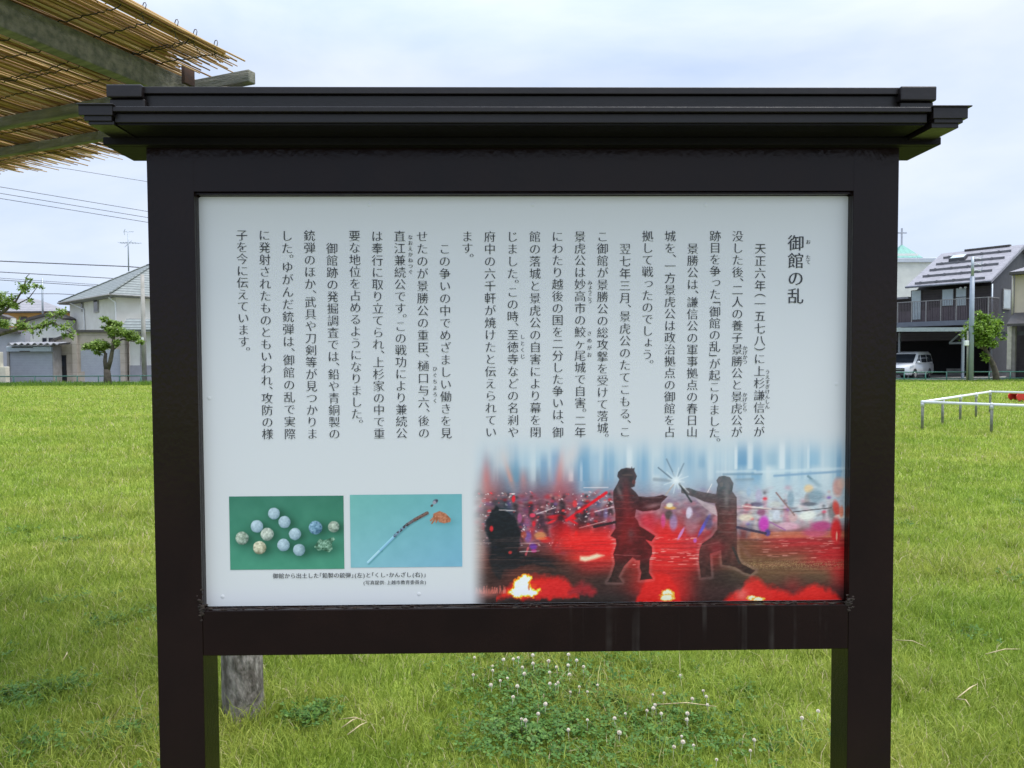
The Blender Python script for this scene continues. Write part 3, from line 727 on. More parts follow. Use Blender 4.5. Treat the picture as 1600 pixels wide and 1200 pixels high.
    for q in ((764, 821, 3, 5, (214, 40, 48)), (802, 777, 2.6, 5, (216, 34, 50)), (765, 795, 4, 2.5, (205, 70, 80)), (797, 859, 3, 2.6, (190, 50, 50)), (832, 802, 5, 3.6, (226, 64, 96)), (834, 815, 3, 5, (214, 32, 50)), (812, 806, 4, 8, (160, 85, 128)), (896, 806, 6, 4, (228, 22, 34)), (898, 785, 4, 6, (222, 60, 66)), (870, 805, 16, 4, (205, 24, 38)), (880, 825, 12, 12, (170, 20, 34)), (852, 840, 10, 5, (176, 28, 34)), (905, 792, 3, 3, (230, 214, 206))):
        c.dab(*q, .9, 0, .5)
    c.dab(825, 835, 6, 10, (110, 82, 160), .85, 0, .6); c.dab(833, 850, 7, 6, (106, 62, 172), .9, .3, .6); c.dab(834, 857, 4.5, 2.4, (208, 34, 142), .95); c.dab(774, 852, 2.4, 5, (96, 72, 160), .8); c.dab(844, 833, 10, 6, (206, 150, 92), .85, 0, .5); c.dab(846, 838, 9, 2, (222, 120, 70), .8); c.dab(818, 832, 5, 5, (170, 80, 60), .7)
    c.line(885, 810, 947, 768, 4.6, (226, 22, 40), .95, 1.5); c.line(899, 797, 915, 787, 3, (150, 16, 26), .6); c.line(763, 797, 800, 794, 1.2, (200, 200, 205), .7); c.line(912, 760, 950, 760, 1.2, (228, 220, 224), .8); c.line(738, 844, 842, 845, 1, (220, 190, 180), .6); c.line(825, 852, 818, 872, 3, (206, 86, 100), .85); c.line(818, 872, 808, 878, 3, (180, 60, 66), .8); c.line(918, 800, 958, 790, 1.6, (228, 205, 212), .8)
    # heavier dark bodies that stand out of the blur
    HM = [(768, 796), (776, 788), (786, 791), (797, 799), (806, 806), (812, 822), (812, 845), (808, 857), (822, 865), (845, 869), (862, 875), (868, 884), (850, 882), (832, 877), (815, 880), (800, 885), (788, 883), (780, 902), (770, 886), (765, 868), (770, 850), (763, 836), (757, 824), (761, 808)]
    Dh = c.mask(HM) + 5 * (fbm2(X, Y, 81, .16, 3) - .5)
    c.mixin((20, 25, 31), np.clip(Dh / 3 + .5, 0, 1) * .93)
    for q in ((872, 822, 11, 22, (120, 18, 28), .75, .1), (876, 806, 6, 5, (36, 26, 32), .85, 0), (866, 846, 3, 12, (110, 20, 28), .8, .3), (884, 848, 3, 12, (96, 18, 26), .8, -.3), (908, 822, 10, 18, (34, 30, 36), .85, -.15), (902, 803, 5, 5, (52, 40, 44), .85, 0), (916, 846, 8, 8, (44, 30, 34), .8, 0), (938, 818, 8, 16, (70, 40, 52), .7, .1), (846, 812, 7, 12, (60, 40, 56), .7, .1), (824, 812, 6, 10, (150, 88, 126), .75, 0), (752, 826, 6, 14, (90, 62, 60), .6, 0), (925, 800, 5, 8, (150, 40, 52), .7, 0), (946, 800, 4, 10, (120, 120, 170), .6, 0)):
        c.dab(*q, .7)
    for q in ((768, 822, 3, 5, (214, 40, 48)), (797, 859, 3, 2.6, (200, 50, 50)), (803, 776, 2.6, 6, (220, 34, 50)), (880, 795, 3, 2, (230, 60, 66)), (895, 812, 9, 2, (228, 24, 36), .9, .5), (862, 812, 8, 2, (230, 40, 50), .9, -.4), (900, 832, 3, 6, (214, 30, 40))):
        c.dab(*(q[:5] + ((q[5],) if len(q) > 5 else (.9,)) + ((q[6],) if len(q) > 6 else (0,))), .5)
    for q in ((806, 795, 780, 793), (838, 800, 868, 790), (905, 822, 945, 812), (812, 858, 842, 857)): c.line(*q, 1.2, (226, 212, 214), .75)
    # red smoke and brown field
    for x, y, sx, sy, col, al in ((905, 842, 36, 16, (234, 34, 32), .95), (945, 852, 36, 22, (234, 32, 34), .95), (930, 880, 24, 12, (196, 34, 36), .7), (1035, 860, 38, 36, (232, 38, 40), .97), (1042, 838, 22, 14, (222, 34, 36), .8), (1072, 868, 30, 20, (214, 40, 44), .8), (1045, 898, 34, 24, (208, 34, 34), .9), (1035, 925, 38, 20, (210, 30, 28), .9), (1012, 815, 12, 18, (205, 40, 58), .75), (1085, 840, 18, 16, (196, 48, 66), .5)):
        c.gauss(x, y, sx, sy, col, al, 0, 2.6)
    g = np.clip((X - 1120) / 25, 0, 1) * np.clip((Y - 838) / 9, 0, 1) * np.clip((918 - Y) / 16, 0, 1)
    c.mixin((112, 84, 58), g * .92)
    c.gauss(1255, 846, 48, 10, (190, 40, 52), .85, 0, 3); c.gauss(1300, 866, 30, 16, (188, 26, 36), .9, 0, 3); c.gauss(1235, 858, 40, 8, (170, 50, 48), .6); c.gauss(1318, 880, 16, 34, (196, 30, 36), .8, 0, 3); c.gauss(1282, 878, 24, 5, (150, 40, 40), .6)
    g = np.clip((842 - Y) / 3, 0, 1) * np.clip((Y - 829) / 3, 0, 1) * np.clip((X - 1165) / 10, 0, 1); c.mixin((214, 132, 92), g * .6)
    st = fbm2(X * .03, Y, 31, 0.5, 3); m = np.clip((Y - 825) / 20, 0, 1) * np.clip((910 - Y) / 20, 0, 1)
    c.mixin((60, 30, 26), np.clip((st - .52) * 2, 0, .2) * m); c.mixin((200, 120, 100), np.clip((.42 - st) * 2, 0, .2) * m)
    gr = rg.random(c.C.shape[:2]); gm = np.clip((X - 1140) / 30, 0, 1) * np.exp(-((Y - 882) / 7) ** 2); c.mixin((178, 150, 104), np.where(gr > .72, .6, 0) * gm)
    for x, y, sx, sy, al in ((865, 892, 26, 10, .9), (838, 895, 14, 5, .6), (940, 905, 26, 14, .75), (1120, 900, 34, 12, .85), (1150, 912, 20, 12, .7), (1100, 922, 16, 12, .6), (900, 934, 60, 5, .9), (790, 935, 40, 3, .8), (960, 932, 30, 9, .85), (1010, 934, 12, 6, .4), (760, 900, 18, 14, .7), (1320, 925, 10, 8, .5), (1250, 905, 40, 6, .45)):
        c.gauss(x, y, sx, sy, (42, 36, 34), al * .85)
    # red low smoke with a ragged edge
    rag = 6 * (fbm2(X, Y, 41, .12, 4) - .5) * 2
    def redhump(x0, x1, yb, yt, col=(216, 34, 28)):
        t = np.clip((X - x0) / (x1 - x0), 0, 1); top = yb - (yb - yt) * np.sin(t * math.pi) ** .8
        c.mixin(col, np.clip((Y - top - rag) / 11, 0, 1) * np.clip((yb + 9 - Y - rag) / 8, 0, 1) * ((X > x0) & (X < x1)) * .95)
    redhump(775, 905, 925, 890); redhump(835, 905, 924, 893, (206, 34, 34)); redhump(885, 935, 920, 902, (150, 34, 40)); redhump(1120, 1260, 944, 908); redhump(1225, 1325, 944, 908); redhump(1150, 1210, 930, 897, (206, 40, 34)); redhump(990, 1070, 944, 885, (212, 32, 28))
    c.gauss(760, 921, 14, 5, (190, 110, 96), .7); c.gauss(1240, 915, 10, 10, (150, 40, 40), .5)
    for i in range(40): c.line((x := rg.uniform(742, 790)), 922, x + rg.uniform(-2, 2), 922 - rg.uniform(4, 12), 1, (206, 110, 96), .7)
    # fires
    fire = [(800, 923), (796, 921), (802, 914), (803, 906), (808, 901), (814, 898), (820, 894), (826, 896), (829, 900), (826, 906), (828, 912), (832, 917), (838, 919), (843, 916), (840, 922), (832, 927), (820, 926), (812, 928), (803, 927)]
    D = c.mask(fire) + 3.5 * (fbm2(X, Y, 51, .3, 3) - .5) * 2
    c.mixin((236, 120, 30), np.clip(D / 1.5 + 2.2, 0, 1)); c.mixin((250, 226, 60), np.clip(D / 1.2 + 1, 0, 1)); c.mixin((236, 240, 236), np.clip(D / 1.2 - .3, 0, 1))
    c.dab(826, 913, 1.6, 5, (200, 90, 30), .8); c.dab(834, 911, 5, 4, (222, 60, 30), .9)
    for x, y, sx, sy in ((1043, 926, 8, 7), (1042, 931, 10, 5), (1176, 933, 7, 3), (1187, 935, 9, 3)):
        D = (1 - np.hypot((X - x) / sx, (Y - y) / sy)) * 5 + 2.4 * (fbm2(X, Y, int(x), .3, 3) - .5) * 2
        c.mixin((240, 170, 50), np.clip(D / 1.2 + 1.4, 0, 1)); c.mixin((244, 240, 205), np.clip(D / 1.2, 0, 1))
    c.gauss(1160, 928, 7, 7, (236, 140, 130), .6)
    c.gauss(918, 868, 20, 4, (228, 50, 40), .9); c.poly([(906, 866), (920, 866), (932, 862), (944, 865), (930, 870), (914, 874), (906, 872)], (250, 236, 200), .85, 4)
    for i in range(70):
        x, y = rg.uniform(955, 1100), rg.uniform(838, 880); c.dab(x, y, rg.uniform(2, 9), .6, (236, 160, 150), rg.uniform(.3, .8))
    for i in range(40): c.dab(rg.uniform(1190, 1318), rg.uniform(836, 872), rg.uniform(2, 9), .6, (232, 160, 150), rg.uniform(.3, .7))
    # people of the middle distance
    for q in ((1047, 792, 10, 3, (214, 160, 84), .95, .08), (1046, 788, 6, 4, (236, 226, 200), .9), (1045, 803, 7, 8, (70, 62, 60), .8), (1052, 815, 7, 14, (150, 140, 190), .7), (1078, 800, 5, 9, (205, 190, 215), .75), (1100, 820, 3, 20, (92, 86, 200), .9, .5), (1064, 832, 2.5, 12, (200, 140, 205), .85, .5), (1107, 815, 7, 12, (86, 78, 116), .7), (1080, 818, 12, 18, (160, 126, 140), .6), (1115, 797, 9, 7, (196, 160, 165), .6), (1036, 812, 4, 12, (214, 70, 140), .7), (1086, 843, 3, 4, (176, 90, 190), .8),
              (1186, 775, 6, 12, (176, 164, 196), .6), (1170, 768, 4, 8, (150, 178, 205), .6), (1183, 788, 12, 4, (90, 80, 110), .7), (1194, 818, 9, 14, (196, 62, 176), .95), (1190, 800, 8, 6, (140, 76, 110), .8), (1200, 832, 5, 6, (70, 60, 140), .85), (1214, 805, 7, 10, (205, 212, 226), .8), (1212, 788, 12, 5, (196, 200, 196), .8), (1236, 780, 6, 14, (124, 150, 168), .7), (1264, 764, 8, 7, (226, 196, 150), .85), (1262, 780, 5, 10, (150, 140, 140), .7), (1275, 776, 14, 12, (104, 136, 152), .6), (1265, 788, 14, 3.5, (90, 96, 108), .8), (1262, 806, 16, 8, (224, 228, 220), .9, -.15), (1240, 808, 8, 8, (206, 160, 160), .7), (1285, 822, 18, 8, (178, 60, 120), .85), (1275, 832, 22, 9, (186, 70, 120), .6), (1232, 822, 20, 7, (222, 170, 190), .7),
              (1310, 762, 9, 16, (206, 150, 140), .85), (1316, 756, 7, 10, (222, 184, 168), .7), (1302, 800, 8, 14, (70, 66, 66), .5), (1308, 795, 6, 14, (214, 60, 50), .85, -.2), (1313, 808, 9, 3.5, (232, 216, 206), .9), (1308, 830, 9, 22, (206, 28, 34), .95), (1316, 800, 4, 10, (232, 120, 90), .8), (1309, 838, 1.5, 8, (236, 190, 160), .8), (1142, 815, 3, 10, (205, 200, 190), .6), (1166, 808, 14, 6, (224, 214, 190), .8), (1168, 792, 8, 6, (190, 90, 100), .7)):
        c.dab(*(q if len(q) > 6 else q + (0,)), .55)
    c.line(1213, 770, 1242, 805, 2.4, (140, 110, 108), .85); c.line(1150, 794, 1230, 796, 1.6, (110, 90, 90), .7); c.line(1240, 800, 1300, 794, 1.6, (70, 66, 70), .85); c.line(1160, 790, 1205, 795, 2, (228, 210, 205), .8); c.line(1203, 815, 1228, 828, 2, (150, 90, 150), .8)
    c.line(1112, 756, 1103, 773, 1.4, (230, 225, 222), .8)
    c.gauss(1056, 748, 26, 20, (205, 216, 222), .55)
    # the two duellists in silhouette
    left = [(965.3, 736.4), (969.9, 731.8), (977.7, 729.9), (985.6, 730.5), (986.5, 728), (988, 731), (991, 730), (990.9, 734.5), (994.8, 743), (992, 750.9), (991.5, 758.7), (985.6, 760.7), (993.5, 768), (997.4, 773.8), (1010, 775), (1022.4, 774.5), (1035.5, 771.9), (1042.7, 774.5), (1032.9, 784.3), (1030.9, 792.9), (1025, 795.5), (1004, 797.5), (993.5, 794.2), (991.5, 806), (996, 811.8), (998.7, 819.7), (1011.9, 827.6), (1023.7, 835.4), (1017.8, 844), (1007.9, 840.7), (1018.4, 852.5), (1019, 863), (1015, 870.9), (1013.8, 891.9), (1019.7, 901.7), (1000, 903.7), (1002, 891.9), (999.4, 884), (1000, 872.8), (994, 872.5), (988.2, 868), (975, 881.4), (965.9, 898.4), (971.8, 907), (948.9, 906.3), (954.8, 897.1), (960.7, 877.4), (958, 863), (962.6, 848.6), (962, 839.4), (953.5, 834.8), (961.3, 823.6), (961.3, 800), (958, 779.7), (958, 765.3), (964.6, 753.5), (967.2, 747.6), (964, 743)]
    right = [(1119, 750.5), (1123, 744.5), (1131, 743), (1140.5, 745.6), (1146, 755), (1144, 767), (1151, 776.6), (1152, 848), (1152, 860), (1154, 872), (1160, 880), (1172, 886), (1181, 891), (1173.5, 896.7), (1163, 893), (1150, 885), (1138, 882), (1129, 881), (1127, 858), (1109.5, 863.8), (1111.5, 898.7), (1096, 900.6), (1092, 875), (1093, 858), (1097, 848), (1112, 838), (1121, 826), (1121, 801.8), (1117, 786), (1100, 783), (1085, 776), (1064, 769), (1064, 762), (1076, 761.5), (1088, 766), (1100, 768.5), (1119, 771.6), (1120, 762), (1121.5, 757)]
    for pts, hi_, lo_, al in ((left, (52, 44, 48), (74, 18, 22), .9), (right, (82, 83, 87), (78, 46, 44), .88)):
        D = c.mask(pts)
        c.mixin((226, 190, 190), np.exp(-((D + 2) / 2.6) ** 2) * .2 * np.clip((Y - 740) / 60, .25, 1))
        t = np.clip((Y - 760) / 45, 0, 1)[..., None]; colr = np.array(hi_) * (1 - t) + np.array(lo_) * t
        t2 = np.clip((Y - 868) / 14, 0, 1)[..., None]; colr = colr * (1 - t2) + np.array((50, 32, 30)) * t2
        nzz = (fbm2(X, Y, 61, .13, 3) - .5)[..., None] * 42; colr = colr + nzz * np.array((1.3, .7, .7))
        a = np.clip(D / .9 + .5, 0, 1)[..., None] * al; c.C = c.C * (1 - a) + colr * a
    c.gauss(978, 775, 5, 18, (140, 40, 44), .5); c.gauss(985, 815, 10, 14, (150, 18, 26), .5); c.gauss(985, 832, 4, 6, (86, 70, 72), .6); c.gauss(975, 835, 6, 10, (150, 34, 34), .5); c.gauss(968, 768, 2, 8, (150, 130, 130), .5, -.4); c.gauss(1022, 788, 10, 2.4, (170, 130, 134), .6, -.2)
    c.gauss(1135, 775, 3, 14, (140, 136, 136), .5); c.gauss(1140, 820, 6, 12, (130, 60, 60), .5); c.gauss(1120, 855, 10, 8, (140, 36, 44), .6)
    for y_, x0_, x1_ in ((772, 966, 990), (782, 962, 990), (792, 962, 989), (806, 963, 990), (815, 963, 992), (826, 964, 1000), (836, 966, 1008)): c.line(x0_, y_, x1_, y_ + 1, 1.2, (150, 60, 60), .4)   # lacing of the armour
    for y_, x0_, x1_ in ((778, 1125, 1148), (790, 1124, 1150), (802, 1124, 1150), (816, 1124, 1150), (830, 1122, 1150)): c.line(x0_, y_, x1_, y_ + 1, 1.2, (140, 126, 122), .4)
    c.dab(980, 741, 9, 1.6, (96, 80, 78), .7); c.dab(990, 752, 3, 4, (140, 70, 68), .5); c.dab(1127, 757, 3, 4, (120, 112, 110), .5); c.line(1003, 776, 1034, 776, 1.4, (130, 100, 100), .5); c.line(960, 864, 1000, 866, 1.2, (190, 110, 110), .5); c.line(1094, 852, 1124, 846, 1.4, (160, 90, 90), .5)
    c.line(928, 820.5, 961, 813.5, 4, (46, 30, 36), .95); c.line(1152, 823, 1197, 833, 4, (62, 52, 72), .95); c.line(1146, 855, 1156, 878, 4, (52, 46, 44), .9); c.line(1155, 848, 1172, 868, 6, (120, 80, 66), .7, 2)
    c.poly([(1085, 777), (1117, 790), (1121, 806), (1100, 792)], (196, 180, 182), .6)
    c.line(1040, 772, 1052, 756, 2.6, (176, 168, 166), .95); c.line(1061, 755, 1080, 783, 3, (56, 62, 66), .95); c.line(1066, 759, 1076, 769, 1.2, (200, 205, 208), .8); c.line(1028, 730, 1049, 747, 2, (96, 116, 132), .9); c.line(1041, 717, 1054, 744, 2.4, (120, 142, 160), .9); c.line(1068, 724, 1059, 743, 2.4, (130, 152, 168), .9); c.line(1022, 748, 1046, 750, 5, (128, 140, 152), .6, 3)
    c.gauss(1056, 750, 5, 5, (224, 232, 236), .95)
    for k in range(12):
        an = k * math.pi / 6 + .2; ln = 20 if k % 2 else 13; c.line(1056, 750, 1056 + ln * math.cos(an), 750 + ln * math.sin(an), 1.5, (226, 234, 238), .5, 1.5)
    c.dab(1076, 800, 4.5, 9, (212, 206, 226), .75, .1)
    # fine sideways blur texture, then fade into the white of the board
    fine = (fbm2(X * .25, Y, 71, .8, 2) - .5)[..., None] * 26; c.C += fine * np.clip((Y - 745) / 30, 0, 1)[..., None]
    fx = np.clip((X - 733) / 34, 0, 1); fx = fx * fx * (3 - 2 * fx); fy = np.clip((Y - 664) / 60, 0, 1); fy = fy * fy * (3 - 2 * fy)
    c.C = white + (c.C - white) * (fx * fy)[..., None]
    return c
c = battle()
u0 = S(724, 800, PV)[0]; zt_, zb_ = S(1000, 655, PV)[1], pB + .0004
c.to_mesh('battle_picture', panel, u0, pR - .0008, zt_, zb_, PV - .0002)

def bullets():
    c = Canvas(359, 775, 537.5, 889.5, 1.5); X, Y = c.X, c.Y
    t = ((Y - 775) / 115)[..., None]; c.C[:] = np.array((54, 118, 98)) * (1 - t) + np.array((70, 144, 120)) * t
    c.C += (fbm2(X, Y, 5, .05, 3) - .5)[..., None] * 14
    B = [(285, 363, 37, 1), (370, 297, 35, 0), (467, 226, 33, 0), (427, 342, 37, 2), (526, 274, 34, 0), (584, 342, 34, 0), (383, 417, 37, 3), (518, 403, 35, 0), (606, 432, 34, 0), (700, 307, 38, 4), (803, 303, 32, 1)]
    for bx, by, r, kd in B:
        x, y, r = 300 + bx / 3.636, 740 + by / 3.636, r / 3.636
        c.gauss(x + r * .55, y + r * .25, r * 1.05, r * .8, (18, 62, 46), .75)
    for bx, by, r, kd in B:
        x, y, r = 300 + bx / 3.636, 740 + by / 3.636, r / 3.636
        d = np.hypot(X - x, Y - y) + .8 * (fbm2(X, Y, int(bx), .3, 2) - .5)
        sh = np.clip(1 - (np.hypot(X - x + r * .3, Y - y + r * .35) / (1.55 * r)) ** 2, 0, 1)[..., None]
        lo_, hi_ = {0: ((92, 122, 138), (176, 200, 214)), 1: ((70, 92, 84), (170, 186, 172)), 2: ((84, 106, 100), (196, 206, 196)), 3: ((96, 100, 80), (206, 206, 182)), 4: ((44, 78, 104), (120, 160, 186))}[kd]
        colr = np.array(lo_) * (1 - sh) + np.array(hi_) * sh
        colr = colr + (fbm2(X, Y, int(bx) + 3, .35, 3) - .5)[..., None] * (48 if kd == 0 else 110)
        a = np.clip((r - d) / .8 + .5, 0, 1)[..., None]; c.C = c.C * (1 - a) + colr * a
    P = [(300 + a / 3.636, 740 + b / 3.636) for a, b in ((690, 415), (722, 370), (750, 378), (800, 360), (810, 375), (790, 395), (795, 430), (775, 446), (735, 432), (715, 438))]
    c.gauss(503, 856, 17, 8, (18, 62, 46), .7); D = c.mask(P); n = (fbm2(X, Y, 9, .35, 3) - .5)[..., None]
    a = np.clip(D / .8 + .5, 0, 1)[..., None]; c.C = c.C * (1 - a) + (np.array((92, 132, 112)) + n * 190) * a
    c.line(359, 889.3, 538, 889.3, 1.2, (40, 80, 70), .6); c.line(537.3, 775, 537.3, 890, 1, (40, 80, 70), .5)
    return c
c = bullets()
def picrect(x0, y0, x1, y1): return (S(x0, (y0 + y1) / 2, PV)[0], S(x1, (y0 + y1) / 2, PV)[0], S((x0 + x1) / 2, y0, PV)[1], S((x0 + x1) / 2, y1, PV)[1])
c.to_mesh('bullet_photograph', panel, *picrect(359, 775, 537.5, 889.5), PV - .0006)
def hairpin():
    c = Canvas(547.5, 772.5, 722, 886, 1.5); X, Y = c.X, c.Y
    t = ((Y - 772) / 114)[..., None]; s_ = ((X - 547) / 175)[..., None]
    c.C[:] = np.array((106, 172, 174)) * (1 - t) + np.array((122, 176, 196)) * t; c.C += (s_ - .5) * np.array((-8, -8, 6))
    c.C += (fbm2(X, Y, 5, .06, 3) - .5)[..., None] * 10
    q = lambda a, b: (300 + a / 3.636, 740 + b / 3.636)
    pts = [q(998, 500), q(1070, 430), q(1150, 352), q(1220, 290), q(1265, 262), q(1335, 225)]
    for i in range(5):
        (x0, y0), (x1, y1) = pts[i], pts[i + 1]; c.line(x0 + 1.5, y0 + 1.8, x1 + 1.5, y1 + 1.8, 4, (62, 122, 132), .5, 2)
    for i in range(5):
        (x0, y0), (x1, y1) = pts[i], pts[i + 1]; w_ = 3.4 + .45 * i
        col = [(150, 196, 222), (128, 176, 212), (104, 132, 156), (96, 90, 96), (104, 82, 76)][i]
        c.line(x0, y0, x1, y1, w_, col, 1); c.line(x0 - .6, y0 - .8, x1 - .6, y1 - .8, w_ * .35, np.minimum(np.array(col) * 1.3, 235), .7)
        if i >= 2:
            n = np.clip((fbm2(X, Y, 13 + i, .5, 2) - .52) * 6, 0, .8); dx, dy = x1 - x0, y1 - y0; qq = np.clip(((X - x0) * dx + (Y - y0) * dy) / (dx * dx + dy * dy), 0, 1)
            c.mixin((44, 38, 40), n * (np.hypot(X - x0 - qq * dx, Y - y0 - qq * dy) < w_ / 2))
    for a, b, sx, sy, col in ((1382, 160, 4.6, 3.4, (92, 100, 118)), (1376, 166, 3, 2.6, (150, 152, 166)), (1362, 183, 2.4, 1.8, (84, 66, 64)), (1390, 156, 2, 1.6, (60, 60, 76))):
        c.dab(*q(a, b), sx, sy, col, .95, -.6)
    comb = [q(a, b) for a, b in ((1370, 228), (1405, 214), (1440, 228), (1468, 258), (1466, 276), (1430, 284), (1400, 276), (1398, 262), (1386, 282), (1380, 276), (1384, 262), (1362, 288), (1356, 284), (1370, 262), (1352, 274), (1350, 266), (1368, 246))]
    c.gauss(*q(1425, 275), 12, 4, (70, 130, 138), .6); D = c.mask(comb); a = np.clip(D / .8 + .5, 0, 1)[..., None]
    c.C = c.C * (1 - a) + (np.array((168, 108, 80)) + (fbm2(X, Y, 8, .4, 3) - .5)[..., None] * 80) * a
    return c
c = hairpin()
c.to_mesh('hairpin_photograph', panel, *picrect(547.5, 772.5, 722, 886), PV - .0006)

# ================================================================== pergola with reed screens
PA = Vector((0.38, 0.925, 0)).normalized(); PB = Vector((PA.y, -PA.x, 0)); PO = Vector((-1.13, 3.04, 0))
pa = math.atan2(PB.y, PB.x)              # local x = across (to the right), local y = along the reeds
perg = empty('pergola', PO, pa, 'weathered grey timber pergola behind the sign carrying reed screens', 'pergola')
zc = 2.605                                # underside of the cross beams' tops
for bx, ay in ((0, 0), (-2.45, 0), (0, -2.65), (-2.45, -2.65)):
    t = MB(); n = 12
    t.tube([(bx, ay, -.3), (bx, ay, .02), (bx - .002, ay, 1.2), (bx, ay, zc - .03)], [.084, .083, .080, .078], 14)
    t.build('post', POST_G, perg, 0, True)
MB().box(-2.75, .105, -.02, .02, zc - .004, zc + .045).build('cross_beam', WOOD, perg, .004)
MB().box(-2.75, -.2, .31, .34, zc - .002, zc + .043).build('cross_beam', WOOD, perg, .003)
MB().box(-2.75, .08, -2.695, -2.605, zc - .03, zc + .045).build('cross_beam', WOOD, perg, .004)
MB().box(-.25, -.19, -2.8, -.046, zc - .054, zc + .042).build('main_beam', WOOD, perg, .004)
MB().box(-1.75, -1.69, -2.8, -.046, zc - .066, zc + .03).build('main_beam', WOOD, perg, .004)
IRON = pm('rusty_iron', (0.05, 0.035, 0.03), (0.09, 0.05, 0.035), 40, .8, metal=.4)
MB().box(-.165, -.147, -.1, -.047, zc + .0, zc + .075).build('bracket', IRON, perg, .002)

GALVW = pm('dull_wire', (.12, .11, .10), None, 20, .6, metal=.5)
def reed_screen(name, b0, b1, a0, aend, jit, lab, seed, cords):
    r = random.Random(seed)
    root = empty(name, PO, pa, lab, 'reed screen', 'reed screens on the pergola')
    m = MB(); zt0 = zc + .053
    slits = [(b0 + (b1 - b0) * r.random(), r.uniform(.004, .009)) for _ in range(int((b1 - b0) * 6))]
    for layer in range(3):
        b = b0; gap = 0
        while b < b1:
            b += r.uniform(.0062, .0105) if r.random() > .035 else r.uniform(.012, .026)
            if any(abs(b - q) < w_ for q, w_ in slits) and r.random() < .9: continue
            rad = r.uniform(.0026, .0048); z = zt0 + layer * .008 + r.gauss(0, .0025)
            e = aend + r.gauss(0, jit) - (r.random() ** 6) * .25; s = a0 + r.gauss(0, .05); sk = r.gauss(0, .010); n = 5
            bow = r.gauss(0, .006)
            pts = [(b + sk * (i / n - .5) * 2 + bow * math.sin(3.1 * i / n), s + (e - s) * i / n, z + r.gauss(0, .002)) for i in range(n + 1)]
            m.tube(pts, [rad * (1 - .25 * i / n) for i in range(n + 1)], 5)
    m.build('reeds', REED, root, smooth=True)
    for a in cords:
        if a > aend - .03: continue
        t = MB(); pts = []; x = b0 - .01; k = 0; aa = a
        while x < b1 + .012:
            aa += r.gauss(0, .002)
            pts.append((x, aa + .004 * math.sin(k * 1.9), zt0 - .0085 + .0035 * (k % 2) + r.gauss(0, .001))); x += .018; k += 1
        for p in reversed(pts[::2]): pts.append((p[0], p[1] + .004, zt0 + .021))
        t.tube(pts, .0021, 5); t.build('twine', TWINE, root, smooth=True)
    return root
cd_ = [-1.64 + .17 * i + .03 * math.sin(i * 2.3) for i in range(9)] + [-.3, -.19]
reed_screen('reed_screen', -.235, .10, -1.75, -.13, .06, 'narrow golden reed screen on the right edge of the pergola, ending above the cross beam', 5, cd_)
rs_ = reed_screen_edge = [o_ for o_ in COL.objects if o_.name == 'reed_screen'][0]
MB().tube([(.104, -1.75, zc + .075), (.107, -1.0, zc + .078), (.101, -.5, zc + .070), (.096, -.14, zc + .064)], [.0085, .0085, .008, .0075], 8).build('edge_pole', REED, rs_, smooth=True)
for a_ in (-.72, -.52, -.385, -.30, -.2):
    MB().tube([(.088, a_, zc + .047), (.104, a_ + .001, zc + .055), (.115, a_ + .003, zc + .067), (.1165, a_ + .005, zc + .080), (.111, a_ + .007, zc + .089), (.102, a_ + .008, zc + .09), (.095, a_ + .01, zc + .082), (.09, a_ + .012, zc + .06), (.087, a_ + .02, zc + .04), (.09, a_ + .045, zc + .022)], .0016, 5).build('wire_tie', GALVW, rs_, smooth=True)
reed_screen('reed_screen', -2.72, -.24, -1.75, .62, .065, 'wide golden reed screen roofing the pergola to the left of the main beam', 6, cd_ + [.02, .17, .33, .5])
# ================================================================== background materials
PLAST = pm('cream_siding', (0.62, 0.61, 0.57), (0.56, 0.545, 0.50), 1.5, .8, .1, 20)
BEIGE = banded('beige_tiled_wall', (0.40, 0.35, 0.295), (0.34, 0.30, 0.25), .62, width=.05, noise=.25)
GTILE = banded('green_grey_roof_tiles', (0.125, 0.145, 0.135), (0.185, 0.205, 0.195), .21, width=.35, noise=.42, rough=.5)
GREYROOF = banded('grey_metal_roof', (0.17, 0.165, 0.175), (0.22, 0.21, 0.22), .3, width=.12, noise=.3, rough=.5)
LILACROOF = banded('lilac_grey_slate_roof', (0.185, 0.18, 0.20), (0.235, 0.23, 0.25), .16, width=.15, noise=.12, rough=.55)
SHUT = banded('grey_roller_shutter', (0.36, 0.385, 0.43), (0.33, 0.355, 0.40), .11, width=.2, noise=.14, rough=.5)
DARKT = pm('dark_brown_trim', (0.045, 0.04, 0.04), (0.065, 0.055, 0.05), 4, .6)
DSID = banded('dark_brown_siding', (0.035, 0.027, 0.028), (0.045, 0.035, 0.035), .2, width=.12, noise=.3)
DPLUM = banded('plum_brown_slats', (0.10, 0.075, 0.085), (0.085, 0.065, 0.07), .16, axis='X', width=.3, noise=.35)
DGREY = pm('dark_charcoal_wall', (0.055, 0.056, 0.066), (0.045, 0.045, 0.053), 3, .7)
CONC = pm('grey_concrete', (0.30, 0.29, 0.275), (0.22, 0.215, 0.2), 2, .9, .2, 30)
GALV = pm('galvanised_steel', (0.34, 0.38, 0.42), (0.28, 0.32, 0.36), 8, .45, metal=.3)
GBASE = pm('grey_wall_base', (0.27, 0.27, 0.29), (0.23, 0.23, 0.25), 3, .8)
GLASS = pm('window_glass', (0.02, 0.024, 0.03), (0.03, 0.036, 0.045), 2, .08, spec=.3)
CURT = pm('curtained_window_glass', (0.34, 0.40, 0.42), (0.42, 0.48, 0.48), 2, .12, spec=.6)
FRAME = pm('aluminium_frame', (0.30, 0.29, 0.28), None, 5, .45, metal=.3)
ORNG = pm('orange_plaster', (0.56, 0.31, 0.10), (0.48, 0.27, 0.09), 1.5, .85)
